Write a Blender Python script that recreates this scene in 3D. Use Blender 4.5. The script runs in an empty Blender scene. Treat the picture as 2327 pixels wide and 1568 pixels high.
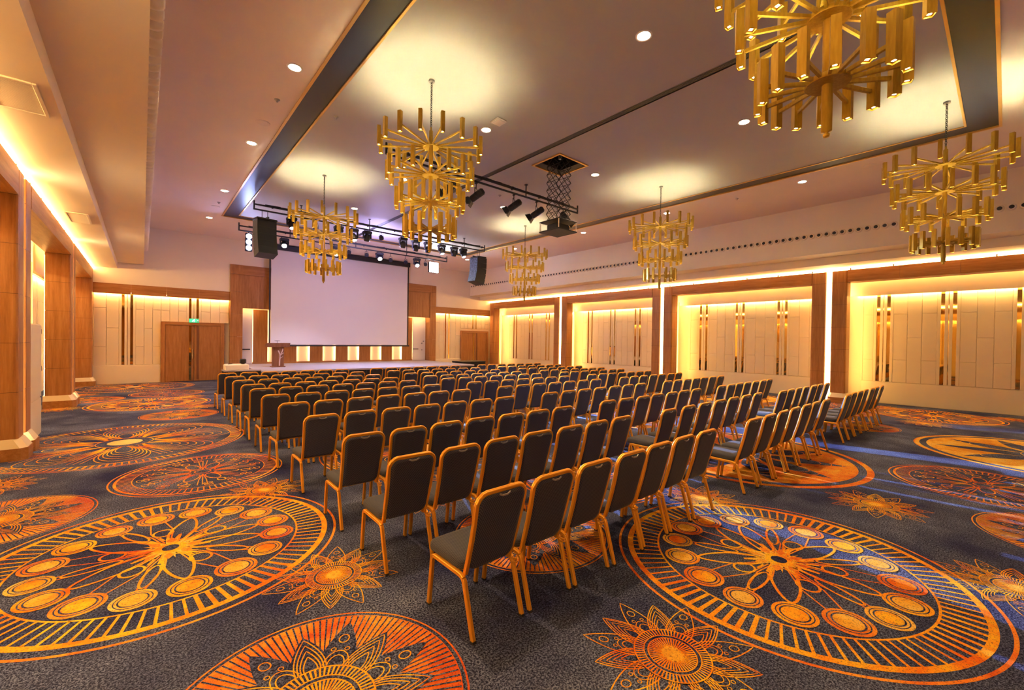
import bpy, math, random
from math import sin, cos, pi, radians, sqrt, atan2
import numpy as np
from mathutils import Vector, Matrix
random.seed(7)
SC = bpy.context.scene
COL = SC.collection

# ------------------------------------------------------------------ helpers
class MB:
    """collects polygons with material slots"""
    def __init__(s): s.v = []; s.f = []; s.m = []; s.mats = []; s.sm = []
    def mi(s, mat):
        if mat not in s.mats: s.mats.append(mat)
        return s.mats.index(mat)
    def add(s, vs, fs, mat, smooth=False):
        b = len(s.v); s.v.extend([tuple(p) for p in vs]); i = s.mi(mat)
        for f in fs: s.f.append(tuple(b + k for k in f)); s.m.append(i); s.sm.append(smooth)
    def box(s, x0, x1, y0, y1, z0, z1, mat):
        if x0 > x1: x0, x1 = x1, x0
        if y0 > y1: y0, y1 = y1, y0
        vs = [(x0,y0,z0),(x1,y0,z0),(x1,y1,z0),(x0,y1,z0),(x0,y0,z1),(x1,y0,z1),(x1,y1,z1),(x0,y1,z1)]
        s.add(vs, [(0,3,2,1),(4,5,6,7),(0,1,5,4),(1,2,6,5),(2,3,7,6),(3,0,4,7)], mat)
    def bbox(s, x0, x1, y0, y1, z0, z1, mat, b=.01):
        """box with chamfered edges (all twelve)"""
        if x0 > x1: x0, x1 = x1, x0
        if y0 > y1: y0, y1 = y1, y0
        b = min(b, (x1-x0)/2.01, (y1-y0)/2.01, (z1-z0)/2.01)
        vs = []
        for zz, ins in ((z0, b), (z0+b, 0), (z1-b, 0), (z1, b)):
            X0, X1, Y0, Y1 = x0+ins, x1-ins, y0+ins, y1-ins
            c = b if ins == 0 else b*.4
            vs += [(X0+c,Y0,zz),(X1-c,Y0,zz),(X1,Y0+c,zz),(X1,Y1-c,zz),(X1-c,Y1,zz),(X0+c,Y1,zz),(X0,Y1-c,zz),(X0,Y0+c,zz)]
        fs = [tuple(range(7,-1,-1)), tuple(24+k for k in range(8))]
        for r in range(3):
            for k in range(8): fs.append((r*8+k, r*8+(k+1)%8, (r+1)*8+(k+1)%8, (r+1)*8+k))
        s.add(vs, fs, mat)
    def cyl(s, p0, p1, r0, r1=None, n=12, mat=None, caps=True, smooth=True):
        r1 = r0 if r1 is None else r1
        p0 = Vector(p0); p1 = Vector(p1); d = (p1-p0).normalized()
        a = d.orthogonal().normalized(); b = d.cross(a)
        vs = []
        for p, r in ((p0,r0),(p1,r1)):
            for k in range(n):
                t = 2*pi*k/n; vs.append(p + a*cos(t)*r + b*sin(t)*r)
        s.add(vs, [(k,(k+1)%n,n+(k+1)%n,n+k) for k in range(n)], mat, smooth)
        if caps: s.add(vs, [tuple(range(n-1,-1,-1)), tuple(range(n,2*n))], mat)
    def lathe(s, prof, n, mat, c=(0,0,0), smooth=True, M=None):
        """prof: (r,z) list around z"""
        vs = []
        for r, z in prof:
            for k in range(n):
                t = 2*pi*k/n; vs.append(Vector((r*cos(t), r*sin(t), z)))
        if M: vs = [M @ v for v in vs]
        vs = [v + Vector(c) for v in vs]
        fs = []
        for i in range(len(prof)-1):
            for k in range(n): fs.append((i*n+k, i*n+(k+1)%n, (i+1)*n+(k+1)%n, (i+1)*n+k))
        s.add(vs, fs, mat, smooth)
        s.add(vs, [tuple(range(n-1,-1,-1)), tuple((len(prof)-1)*n+k for k in range(n))], mat)
    def sweep(s, path, prof, N, mat, closed=False, cap=True, smooth=False):
        """planar path swept with profile (a along side, b along N)"""
        P = [Vector(p) for p in path]; N = Vector(N).normalized(); n = len(P); m = len(prof); vs = []
        for i in range(n):
            if closed: t0 = (P[i]-P[i-1]).normalized(); t1 = (P[(i+1)%n]-P[i]).normalized()
            else:
                t0 = (P[i]-P[i-1]).normalized() if i else (P[1]-P[0]).normalized()
                t1 = (P[i+1]-P[i]).normalized() if i < n-1 else t0
            T = (t0+t1).normalized(); B = T.cross(N).normalized(); ms = 1/max(.5, T.dot(t1))
            for a, b in prof: vs.append(P[i] + B*a*ms + N*b)
        fs = []
        for i in range(n if closed else n-1):
            j = (i+1) % n
            for k in range(m): fs.append((i*m+k, i*m+(k+1)%m, j*m+(k+1)%m, j*m+k))
        if cap and not closed: fs += [tuple(range(m-1,-1,-1)), tuple((n-1)*m+k for k in range(m))]
        s.add(vs, fs, mat, smooth)
    def prism(s, poly, axis, a0, a1, mat, smooth=False):
        """poly: 2D list in the plane perpendicular to axis (order x,y / x,z / y,z)"""
        def P(u, v, w):
            return {'x': (w,u,v), 'y': (u,w,v), 'z': (u,v,w)}[axis]
        n = len(poly); vs = [P(u,v,a0) for u, v in poly] + [P(u,v,a1) for u, v in poly]
        s.add(vs, [(k,(k+1)%n,n+(k+1)%n,n+k) for k in range(n)], mat, smooth)
        s.add(vs, [tuple(range(n-1,-1,-1)), tuple(range(n,2*n))], mat)
    def mesh(s, name):
        me = bpy.data.meshes.new(name); me.from_pydata(s.v, [], s.f)
        for m in s.mats: me.materials.append(m)
        me.polygons.foreach_set('material_index', s.m)
        me.polygons.foreach_set('use_smooth', s.sm)
        me.update(); return me
    def obj(s, name, parent=None, loc=None):
        o = bpy.data.objects.new(name, s.mesh(name)); COL.objects.link(o)
        if parent: o.parent = parent
        if loc: o.location = loc
        return o

def tag(o, label=None, cat=None, group=None, kind=None):
    if label: o['label'] = label
    if cat: o['category'] = cat
    if group: o['group'] = group
    if kind: o['kind'] = kind
    return o
def empty(name, loc, label=None, cat=None, group=None, kind=None, rz=0):
    o = bpy.data.objects.new(name, None); COL.objects.link(o); o.location = loc; o.rotation_euler = (0,0,rz)
    o.empty_display_size = .1
    return tag(o, label, cat, group, kind)
def kids(o): return [c for c in bpy.data.objects if c.parent == o]
def tree(o): return [(c, tree(c)) for c in kids(o)]
def copy_tree(o, t, parent=None):
    c = o.copy(); COL.objects.link(c)
    if parent: c.parent = parent
    for k, kt in t: copy_tree(k, kt, c)
    return c
def arc(cx, cy, r, a0, a1, n):
    return [(cx + r*cos(radians(a0+(a1-a0)*i/n)), cy + r*sin(radians(a0+(a1-a0)*i/n))) for i in range(n+1)]

# ------------------------------------------------------------------ materials
def mat(name, col, rough=.5, metal=0, spec=.5, **k):
    m = bpy.data.materials.new(name); m.use_nodes = True
    b = m.node_tree.nodes['Principled BSDF']
    b.inputs['Base Color'].default_value = (*col, 1); b.inputs['Roughness'].default_value = rough
    b.inputs['Metallic'].default_value = metal; b.inputs['Specular IOR Level'].default_value = spec
    return m
def emis(name, col, strength):
    m = bpy.data.materials.new(name); m.use_nodes = True; nt = m.node_tree; nt.nodes.clear()
    e = nt.nodes.new('ShaderNodeEmission'); o = nt.nodes.new('ShaderNodeOutputMaterial')
    e.inputs[0].default_value = (*col, 1); e.inputs[1].default_value = strength
    nt.links.new(e.outputs[0], o.inputs[0]); return m
def N(m, t, **k):
    n = m.node_tree.nodes.new(t)
    for a, v in k.items(): setattr(n, a, v)
    return n
def L(m, a, b): m.node_tree.links.new(a, b)
def ramp(m, fac, stops):
    r = N(m, 'ShaderNodeValToRGB'); L(m, fac, r.inputs[0]); e = r.color_ramp.elements
    while len(e) < len(stops): e.new(.5)
    for i, (p, c) in enumerate(stops): e[i].position = p; e[i].color = (*c, 1)
    return r.outputs[0]
def coord(m, scale=(1,1,1), kind='Object', rot=(0,0,0)):
    t = N(m, 'ShaderNodeTexCoord'); mp = N(m, 'ShaderNodeMapping'); mp.inputs['Scale'].default_value = scale
    mp.inputs['Rotation'].default_value = rot
    L(m, t.outputs[kind], mp.inputs[0]); return mp.outputs[0]
def noise(m, vec, scale, detail=2, rough=.5, out='Fac'):
    n = N(m, 'ShaderNodeTexNoise'); n.inputs['Scale'].default_value = scale; n.inputs['Detail'].default_value = detail
    n.inputs['Roughness'].default_value = rough
    L(m, vec, n.inputs['Vector']); return n.outputs[out]
def mix(m, fac, a, b, mode='MIX'):
    x = N(m, 'ShaderNodeMix', data_type='RGBA', blend_type=mode)
    if isinstance(fac, (int, float)): x.inputs[0].default_value = fac
    else: L(m, fac, x.inputs[0])
    for i, v in ((6, a), (7, b)):
        if isinstance(v, tuple): x.inputs[i].default_value = (*v, 1)
        else: L(m, v, x.inputs[i])
    return x.outputs[2]
def bsdf(m): return m.node_tree.nodes['Principled BSDF']
def bump(m, h, strength=.2, dist=.01):
    b = N(m, 'ShaderNodeBump'); b.inputs['Strength'].default_value = strength; b.inputs['Distance'].default_value = dist
    L(m, h, b.inputs['Height']); L(m, b.outputs[0], bsdf(m).inputs['Normal'])

def plaster(name, col, rough=.75, spec=.2):
    m = mat(name, col, rough, spec=spec); v = coord(m)
    n = noise(m, v, 1.3, 3)
    L(m, mix(m, n, tuple(c*.96 for c in col), tuple(min(1, c*1.03) for c in col)), bsdf(m).inputs['Base Color'])
    return m
PLASTER = plaster('cream_plaster', (.88,.78,.63))
CEIL_OUT = plaster('outer_ceiling_paint', (.88,.76,.68))
CEIL_IN = plaster('inner_ceiling_paint', (.50,.485,.47), .6, .3)
PAD = plaster('padded_leather', (.80,.68,.48), .45, .35)
DADO = plaster('dado_paint', (.86,.74,.52), .5, .3)
WHITE = mat('white_laminate', (.82,.78,.72), .4)

def wood(name, axis, c0, c1, c2):
    m = mat(name, c1, .42, spec=.35)
    sc = {'z': (1,1,.07), 'y': (1,.07,1), 'x': (.07,1,1)}[axis]
    v = coord(m, sc, 'Object')
    a = noise(m, v, 14, 6, .65); b = noise(m, v, 60, 3, .6)
    f = N(m, 'ShaderNodeMath', operation='MULTIPLY_ADD'); L(m, b, f.inputs[0]); f.inputs[1].default_value = .35; L(m, a, f.inputs[2])
    L(m, ramp(m, f.outputs[0], [(.38, c0), (.66, c1), (.95, c2)]), bsdf(m).inputs['Base Color'])
    return m
OAK = ((.25,.098,.026),(.39,.168,.050),(.50,.25,.088))
WOODZ = wood('oak_upright_grain', 'z', *OAK); WOODX = wood('oak_grain_x', 'x', *OAK); WOODY = wood('oak_grain_y', 'y', *OAK)
WDARK = wood('walnut', 'z', (.12,.045,.022), (.19,.075,.035), (.26,.11,.05))
JOINT = mat('wood_joint', (.10,.04,.015), .7)
NAVY = plaster('navy_ceiling_band', (.030,.033,.055), .38, .4)
GOLDTRIM = mat('gold_trim', (.80,.50,.16), .35, .7)
MIRROR = mat('bronze_mirror', (.72,.47,.13), .03, 1)
GOLD = mat('brushed_brass', (.88,.58,.07), .5, .35)
def brushed():
    m = GOLD; v = coord(m, (1,1,.15)); n = noise(m, v, 60, 2)
    L(m, ramp(m, n, [(.3,(.42,.245,.014)),(.7,(.54,.34,.030))]), bsdf(m).inputs['Base Color'])
brushed()
CHAIRGOLD = mat('gold_chair_frame', (.86,.40,.035), .38, .55)
BLACK = mat('black_metal', (.014,.014,.016), .45)
BLACKP = mat('black_plastic', (.022,.022,.026), .6)
CLOTH = mat('black_skirt_cloth', (.012,.012,.018), .9)
def skirt():
    m = CLOTH; v = coord(m, (1,1,0)); w = N(m, 'ShaderNodeTexWave'); w.inputs['Scale'].default_value = 6; L(m, v, w.inputs[0])
    bump(m, w.outputs['Fac'], .5, .02)
skirt()
GREY = mat('grey_metal', (.35,.34,.33), .4, .6)
CHROME = mat('steel', (.7,.68,.64), .25, 1)
WHITECLOTH = mat('white_cloth', (.85,.80,.74), .8)
SCREEN = mat('projection_fabric', (.80,.78,.80), .8, spec=.15)
STAGETOP = plaster('stage_carpet', (.36,.33,.38), .9)
GRILLE = mat('speaker_grille', (.03,.035,.05), .45, .3)
def grille():
    m = GRILLE; v = coord(m); o = N(m, 'ShaderNodeTexVoronoi'); o.inputs['Scale'].default_value = 42; L(m, v, o.inputs['Vector'])
    L(m, ramp(m, o.outputs['Distance'], [(.25,(.22,.26,.38)),(.5,(.012,.012,.02))]), bsdf(m).inputs['Base Color'])
grille()

def fabric(name, base, dot):
    m = mat(name, base, .75, spec=.25)
    t = N(m, 'ShaderNodeTexCoord'); sx = N(m, 'ShaderNodeSeparateXYZ'); L(m, t.outputs['Object'], sx.inputs[0])
    def mm(op, a, b=None):
        n = N(m, 'ShaderNodeMath', operation=op)
        for i, x in enumerate((a, b)):
            if x is None: continue
            if isinstance(x, (int, float)): n.inputs[i].default_value = x
            else: L(m, x, n.inputs[i])
        return n.outputs[0]
    w = mm('ADD', sx.outputs['Z'], mm('MULTIPLY', sx.outputs['Y'], 1.0))
    k = 2*pi/.030
    a = mm('SINE', mm('MULTIPLY', mm('ADD', sx.outputs['X'], w), k)); b = mm('SINE', mm('MULTIPLY', mm('SUBTRACT', sx.outputs['X'], w), k))
    f = mm('MAXIMUM', mm('ABSOLUTE', a), mm('ABSOLUTE', b))
    fine = noise(m, t.outputs['Object'], 400, 1)
    c = ramp(m, f, [(.945, base), (.995, dot)])
    L(m, mix(m, mm('MULTIPLY', fine, .15), c, (.05,.05,.09)), bsdf(m).inputs['Base Color'])
    bsdf(m).inputs['Sheen Weight'].default_value = .08
    bsdf(m).inputs['Sheen Roughness'].default_value = .5
    return m
FABRIC = fabric('navy_dotted_fabric', (.008,.011,.038), (.13,.13,.17))
SEATFAB = fabric('charcoal_seat_fabric', (.022,.026,.044), (.12,.12,.14))

# carpet materials (world coordinates, real dye colours)
def carpet_base():
    m = mat('carpet_field', (.05,.05,.08), .95, spec=.1); v = coord(m)
    tuft = noise(m, v, 80, 3, .85)
    cloud = noise(m, v, 1.1, 4, .6); cloud2 = noise(m, v, .55, 3, .5)
    dark = ramp(m, cloud2, [(.38,(.007,.009,.042)),(.52,(.013,.016,.048)),(.66,(.024,.030,.075))])
    lite = ramp(m, cloud, [(.33,(.040,.045,.17)),(.52,(.16,.19,.34)),(.70,(.32,.38,.62))])
    f = ramp(m, tuft, [(.46,(0,0,0)),(.60,(1,1,1))])
    L(m, mix(m, f, dark, lite), bsdf(m).inputs['Base Color'])
    bump(m, tuft, .5, .006)
    return m
def carpet_ink(name, a, b, c, spk=(.10,.04,.05)):
    m = mat(name, b, .95, spec=.1); v = coord(m)
    tuft = noise(m, v, 90, 3, .8); cloud = noise(m, v, 1.7, 3, .6); patch = noise(m, v, 9, 4, .7)
    s = N(m, 'ShaderNodeMath', operation='MULTIPLY_ADD'); L(m, patch, s.inputs[0]); s.inputs[1].default_value = .55
    L(m, cloud, s.inputs[2])
    col = ramp(m, s.outputs[0], [(.60, a), (.76, b), (.95, c)])
    f = ramp(m, tuft, [(.33,(1,1,1)),(.46,(0,0,0))])
    L(m, mix(m, f, col, spk), bsdf(m).inputs['Base Color'])
    bump(m, tuft, .5, .006)
    return m
CB = carpet_base()
INK = carpet_ink('carpet_orange', (.80,.15,.012), (.92,.36,.018), (.95,.58,.03))
INKR = carpet_ink('carpet_russet', (.66,.10,.018), (.85,.23,.025), (.90,.45,.05))
INKG = carpet_ink('carpet_gold', (.75,.30,.03), (.88,.47,.05), (.92,.62,.14))
INKC = carpet_ink('carpet_apricot', (.85,.45,.14), (.92,.55,.2), (.95,.62,.25), (.5,.2,.1))

# ------------------------------------------------------------------ camera
def camera():
    yaw, pit, rol = [radians(a) for a in (40.852, -.598, .818)]; F = 972.035
    f = Vector((sin(yaw)*cos(pit), cos(yaw)*cos(pit), sin(pit)))
    r = Vector((cos(yaw), -sin(yaw), 0)); u = r.cross(f)
    r, u = r*cos(rol)+u*sin(rol), -r*sin(rol)+u*cos(rol)
    cd = bpy.data.cameras.new('camera'); cam = bpy.data.objects.new('camera', cd); COL.objects.link(cam)
    M = Matrix(((r.x,u.x,-f.x,0),(r.y,u.y,-f.y,0),(r.z,u.z,-f.z,1.9),(0,0,0,1)))
    cam.matrix_world = M; cd.sensor_width = 36; cd.lens = F/2327*36; cd.clip_start = .05; cd.clip_end = 200
    SC.camera = cam
camera()

# ------------------------------------------------------------------ room constants
XL, XR = -1.4, 17.4         # front planes of the oak portals
YB = 22.4                   # back wall
YF = -8.5                   # wall behind the camera
ZC = 6.2
FL, FR = .04, 15.78         # bulkhead faces
YL = -4.0                   # cove lights start here
def struct(o): o['kind'] = 'structure'; return o

WARM = (1.0, .60, .22)
LED = emis('warm_led', (1.0,.66,.27), 10)
LEDSLIT = emis('warm_led_slit', (1.0,.70,.34), 8)
LEDCOVE = emis('warm_led_cove', (1.0,.60,.21), 19)
LEDPAD = emis('warm_led_panel_top', (1.0,.60,.20), 48); LEDCORN = emis('warm_led_corner', (1.0,.55,.14), 18)

# ------------------------------------------------------------------ carpet floor
def ring(r0, r1, n=72, cx=0, cy=0):
    vs = []; fs = []
    for k in range(n):
        t = 2*pi*k/n; vs += [(cx+r0*cos(t), cy+r0*sin(t)), (cx+r1*cos(t), cy+r1*sin(t))]
    for k in range(n): a = 2*k; b = 2*((k+1) % n); fs.append((a, a+1, b+1, b))
    return vs, fs
def disc(r, n=40, cx=0, cy=0): return [(cx+r*cos(2*pi*k/n), cy+r*sin(2*pi*k/n)) for k in range(n)], [tuple(range(n))]
def ribbon(pts, w, closed=False):
    n = len(pts); vs = []; fs = []
    for i in range(n):
        if closed: a = pts[i-1]; b = pts[(i+1) % n]
        else: a = pts[max(0, i-1)]; b = pts[min(n-1, i+1)]
        dx, dy = b[0]-a[0], b[1]-a[1]; l = sqrt(dx*dx+dy*dy) or 1
        nx, ny = -dy/l*w/2, dx/l*w/2; p = pts[i]; vs += [(p[0]+nx, p[1]+ny), (p[0]-nx, p[1]-ny)]
    for i in range(n if closed else n-1): a = 2*i; b = 2*((i+1) % n); fs.append((a, a+1, b+1, b))
    return vs, fs
class Motif:
    def __init__(s): s.items = []
    def a(s, vf, ink, lay, rot=0, sc=1, off=(0,0)):
        v, f = vf; c, n = cos(rot)*sc, sin(rot)*sc
        s.items.append((np.array([(x*c-y*n+off[0], x*n+y*c+off[1]) for x, y in v]), f, ink, lay))
    def m(s, o, rot=0, sc=1, off=(0,0), dl=0):
        c, n = cos(rot)*sc, sin(rot)*sc; R = np.array([[c,-n],[n,c]])
        for v, f, ink, lay in o.items: s.items.append((v @ R.T + np.array(off), f, ink, lay+dl))
def petal(l0, l1, w, n=12):
    """leaf outline pointing +x from l0 to l1 with half width w"""
    up = []
    for i in range(n+1):
        t = i/n; up.append((l0+(l1-l0)*t, w*(sin(pi*min(1, t*.62+.38))**.85)*(1-.15*t) if t < 1 else 0))
    return up + [(x, -y) for x, y in up[-2::-1]]
def flower(R=1.0, ground=False, rnd=0):
    """sunflower motif with unit tip radius"""
    m = Motif(); P = 14
    for k in range(P):
        t = 2*pi*k/P; L1 = (1.0 if k % 2 == 0 else .90)
        out = petal(.40, L1, .155)
        if ground: m.a((out, [tuple(range(len(out)))]), 0, 1, t)
        else: m.a(ribbon(out, .014), 1, 1, t)
        if k % 2 == 0:
            m.a(ribbon([(L1*.76+.055*cos(a), .045*sin(a)) for a in np.linspace(0, 2*pi, 13)[:-1]], .012, True), 1, 2, t)
            for sx in (-1, 1): m.a(ribbon([(.62+.022*cos(a), sx*.06+.022*sin(a)) for a in np.linspace(0, 2*pi, 9)[:-1]], .009, True), 1, 2, t)
            for rr in (.10, .15): m.a(ribbon([(.43+rr*1.15*cos(a), rr*.72*sin(a)) for a in np.linspace(-pi/2, pi/2, 9)], .011), 1, 2, t)
        else:
            for q in range(4):
                s = .9-.17*q; m.a(ribbon([(.42+(x-.42)*s, y*s*.93) for x, y in out], .011), 1, 2, t)
    m.a(disc(.42), 0, 3)
    m.a(ring(.405, .42), 1, 4)
    for k in range(64):
        t = 2*pi*k/64; m.a(([(.31,-.007),(.41,-.009),(.41,.009),(.31,.007)], [(0,1,2,3)]), 1, 4, t)
    m.a(ring(.30, .312), 1, 4)
    m.a(ring(.255, .268), 1, 4)
    for k in range(48):
        t = 2*pi*k/48; m.a(([(.05,-.006),(.26,-.009),(.26,.009),(.05,.006)], [(0,1,2,3)]), 1, 4, t)
    blob = [((.105+.025*(k % 2))*cos(2*pi*k/28), (.105+.025*(k % 2))*sin(2*pi*k/28)) for k in range(28)]
    m.a((blob, [tuple(range(28))]), 2, 5)
    return m
def sundisc():
    """filled disc, unit radius, with a flower cut out of it"""
    m = Motif(); m.a(disc(.955, 72), 3, 1); m.a(ring(.985, 1.0), 3, 1)
    for k in range(112):
        t = 2*pi*k/112; m.a(([(.45,-.004),(.945,-.007),(.945,.007),(.45,.004)], [(0,1,2,3)]), 0, 2, t)
    f = flower(ground=True); m.m(f, 0, .86, dl=2); return m
def ladder():
    """the big medallion, radius in metres"""
    m = Motif(); rr = random.Random(3)
    m.a(ring(1.345, 1.368, 96), 3, 1); m.a(ring(1.235, 1.285, 96), 1, 1); m.a(ring(.998, 1.014, 96), 1, 1)
    for k in range(92):
        t = 2*pi*k/92; w = .009 if k % 23 > 8 else .014
        m.a(([(1.005,-w),(1.24,-w*1.15),(1.24,w*1.15),(1.005,w)], [(0,1,2,3)]), 1, 1, t)
    for k in range(16):
        t = 2*pi*k/16; s = 1.09 + .07*sin(k*2.1); c = (.835*cos(t), .835*sin(t)); ink = (1, 3, 2)[k % 3 if k % 5 else 1]
        m.a(disc(.132*s, 32, *c), ink, 2); m.a(ring(.103*s, .110*s, 32, *c), 0, 3); m.a(ring(.078*s, .088*s, 32, *c), 0, 3)
        m.a(disc(.076*s, 28, *c), (2 if k % 2 else 1), 3)
        if k % 3 == 0:
            out = [(.42+.27*cos(a), .095*sin(a)*(1-.25*cos(a))) for a in np.linspace(0, 2*pi, 25)[:-1]]
            m.a(ribbon(out, .022, True), 1, 2, t)
        elif k % 3 == 1:
            out = [(.40+.085*cos(a), .075*sin(a)) for a in np.linspace(0, 2*pi, 19)[:-1]]
            m.a(ribbon(out, .020, True), 1, 2, t); m.a(ribbon([(.30,.04),(.2,.015)], .018), 1, 2, t)
            for sg in (-1, 1): m.a(ribbon([(.15, .02*sg), (.45, .085*sg), (.72, .055*sg)], .013), 3, 1, t)
        else:
            out = [(.50+.18*cos(a), .048*sin(a)) for a in np.linspace(0, 2*pi, 19)[:-1]]
            m.a(ribbon(out, .018, True), 1, 2, t)
            for sg in (-1, 1): m.a(ribbon([(.12, .01*sg), (.36, .055*sg), (.70, .025*sg)], .013), 3, 1, t)
        m.a(([(.10,-.02),(.24,0),(.10,.02)], [(0,1,2)]), 2, 3, t)
    for k in range(8):
        t = 2*pi*(k+.5)/8; m.a(([(.07,-.035),(.30,-.012),(.30,.012),(.07,.035)], [(0,1,2,3)]), 1, 2, t)
        m.a(([(.16,-.04),(.235,0),(.16,.04),(.10,0)], [(0,1,2,3)]), 3, 3, t+.2)
    m.a(disc(.115, 24), 1, 3); m.a(disc(.062, 20), 0, 4)
    return m
def spindle():
    """small ladder medallion, radius 0.98"""
    m = Motif()
    m.a(ring(.965, .982, 80), 3, 1); m.a(ring(.895, .925, 80), 3, 1); m.a(ring(.74, .75, 80), 3, 1)
    for k in range(84):
        t = 2*pi*k/84; m.a(([(.745,-.006),(.9,-.008),(.9,.008),(.745,.006)], [(0,1,2,3)]), 3, 1, t)
    for k in range(16):
        t = 2*pi*k/16
        if k % 2 == 0:
            m.a(ribbon([(.30+.15*cos(a), .07*sin(a)) for a in np.linspace(0, 2*pi, 19)[:-1]], .016, True), 3, 2, t)
            m.a(ribbon([(.54+.06*cos(a), .045*sin(a)) for a in np.linspace(0, 2*pi, 13)[:-1]], .013, True), 1, 2, t)
        else:
            for sg in (-1, 0, 1): m.a(ribbon([(.12, .0), (.40, .04*sg), (.64, .055*sg)], .010), 3, 1, t)
        for q in (.60, .67): m.a(ribbon([(q+.03*cos(a), .05*sin(a)) for a in np.linspace(0, 2*pi, 11)[:-1]], .010, True), 1 if k % 3 else 3, 2, t+.1)
    m.a(disc(.10, 20), 0, 3); m.a(ring(.085, .10, 24), 3, 4)
    return m
def grand(gold):
    """the largest medallion, radius 1.78"""
    m = Motif(); A = {0: 1, 1: 3, 2: 2}[gold]
    m.a(ring(1.765, 1.785, 120), 3, 1)
    if gold:
        m.a(ring(1.70, 1.765, 120), A, 1); m.a(disc(1.60, 96), A, 1)
        for k in range(10):
            t = 2*pi*(k+.5)/10; out = petal(.36, 1.48, .20, 18); m.a((out, [tuple(range(len(out)))]), 0, 2, t)
    else:
        m.a(ring(1.715, 1.728, 120), 1, 1); m.a(ring(1.555, 1.565, 120), 1, 1)
        for k in range(128):
            t = 2*pi*k/128; w = .010 if k % 16 < 9 else .015
            m.a(([(1.56,-w),(1.72,-w),(1.72,w),(1.56,w)], [(0,1,2,3)]), 1, 1, t)
    for k in range(8 if not gold else 10):
        t = 2*pi*k/8 if not gold else 2*pi*(k+.5)/10
        for q in range(6 if not gold else 4):
            a0 = .55-.075*q; l = .60-.07*q
            out = [(.36+l*(1-cos(a)), a0*.72*sin(a)*(.35+.65*sin(a/2))) for a in np.linspace(0, 2*pi, 37)[:-1]]
            m.a(ribbon(out, .014, True), A, 2, t)
        for q in range(3):
            sg = -.5+.5*q; m.a(ribbon([(.45, 0), (.9, .12*sg), (1.40, .16*sg)], .012), 3, 1, t+pi/8)
    m.a(disc(.40, 48), 0, 4); m.a(ring(.375, .39, 48), A, 5); m.a(disc(.235, 40), 4 if not gold else 2, 5)
    return m

def build_floor():
    fl = flower(); sd = sundisc(); la = ladder(); sp = spindle(); gr = grand(0); gg = {2: grand(1), 3: grand(2)}
    T = np.array([4.05, -3.58]); U = np.array([0, 10.74])
    cell = [(la, (.20,4.86), 1.0, .10, 'n'), (sp, (.65,7.34), 1.0, .3, 'n'), (gr, (-.22,10.16), 1.0, .0, 'g'),
            (sd, (-1.12,6.63), .755, .2, 'n'), (sd, (.70,2.28), .77, .1, 'n'),
            (fl, (-1.60,4.88), .54, .12, 'n'), (fl, (1.17,3.49), .50, .3, 'n'), (fl, (-1.45,8.15), .52, .2, 'n'), (fl, (1.15,6.0), .48, .2, 'n'),
            (fl, (2.30,1.15), .0, 0, 'n')]
    V = []; Fc = []; Mi = []; nb = 0
    # field
    base = [(-2.7, YF-.1, 0), (18.8, YF-.1, 0), (18.8, YB+.5, 0), (-2.7, YB+.5, 0)]
    V.append(np.array(base)); Fc.append((0,1,2,3)); Mi.append(0); nb = 4
    inks = {0: 0, 1: 1, 2: 2, 3: 3, 4: 4}
    k = 0
    for i in range(-4, 7):
        for j in range(-2, 4):
            for mo, c, sc, rot, kd in cell:
                if sc == 0: continue
                p = np.array(c) + i*T + j*U
                if not (-2.4 < p[0] < 18.7 and -2.6 < p[1] < 22.6): continue
                # the far right and near area needs nothing behind the camera
                d = p - np.array([0, 0]); ang = math.degrees(atan2(d[0], d[1])) - 40.85
                if np.hypot(*d) > 4 and abs(ang) > 62: continue
                M = mo
                if kd == 'g' and i >= 2: M = gg[min(3, i)]
                r = rot + i*1.1 + j*.7; R = np.array([[cos(r)*sc, -sin(r)*sc], [sin(r)*sc, cos(r)*sc]])
                k += 1
                for qi, (v, f, ink, lay) in enumerate(M.items):
                    w = v @ R.T + p
                    V.append(np.c_[w, np.full(len(w), .0013*lay + (qi % 60)*.000016 + (k % 7)*.0000023)])
                    Fc.extend([tuple(nb+q for q in ff) for ff in f]); Mi.extend([inks[ink]]*len(f)); nb += len(w)
    me = bpy.data.meshes.new('floor'); me.from_pydata(np.vstack(V).tolist(), [], Fc)
    for m in (CB, INK, INKG, INKR, INKC): me.materials.append(m)
    me.polygons.foreach_set('material_index', Mi); me.update()
    o = bpy.data.objects.new('floor', me); COL.objects.link(o); struct(o)
    o['label'] = 'navy and orange medallion carpet covering the hall floor'
build_floor()

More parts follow.
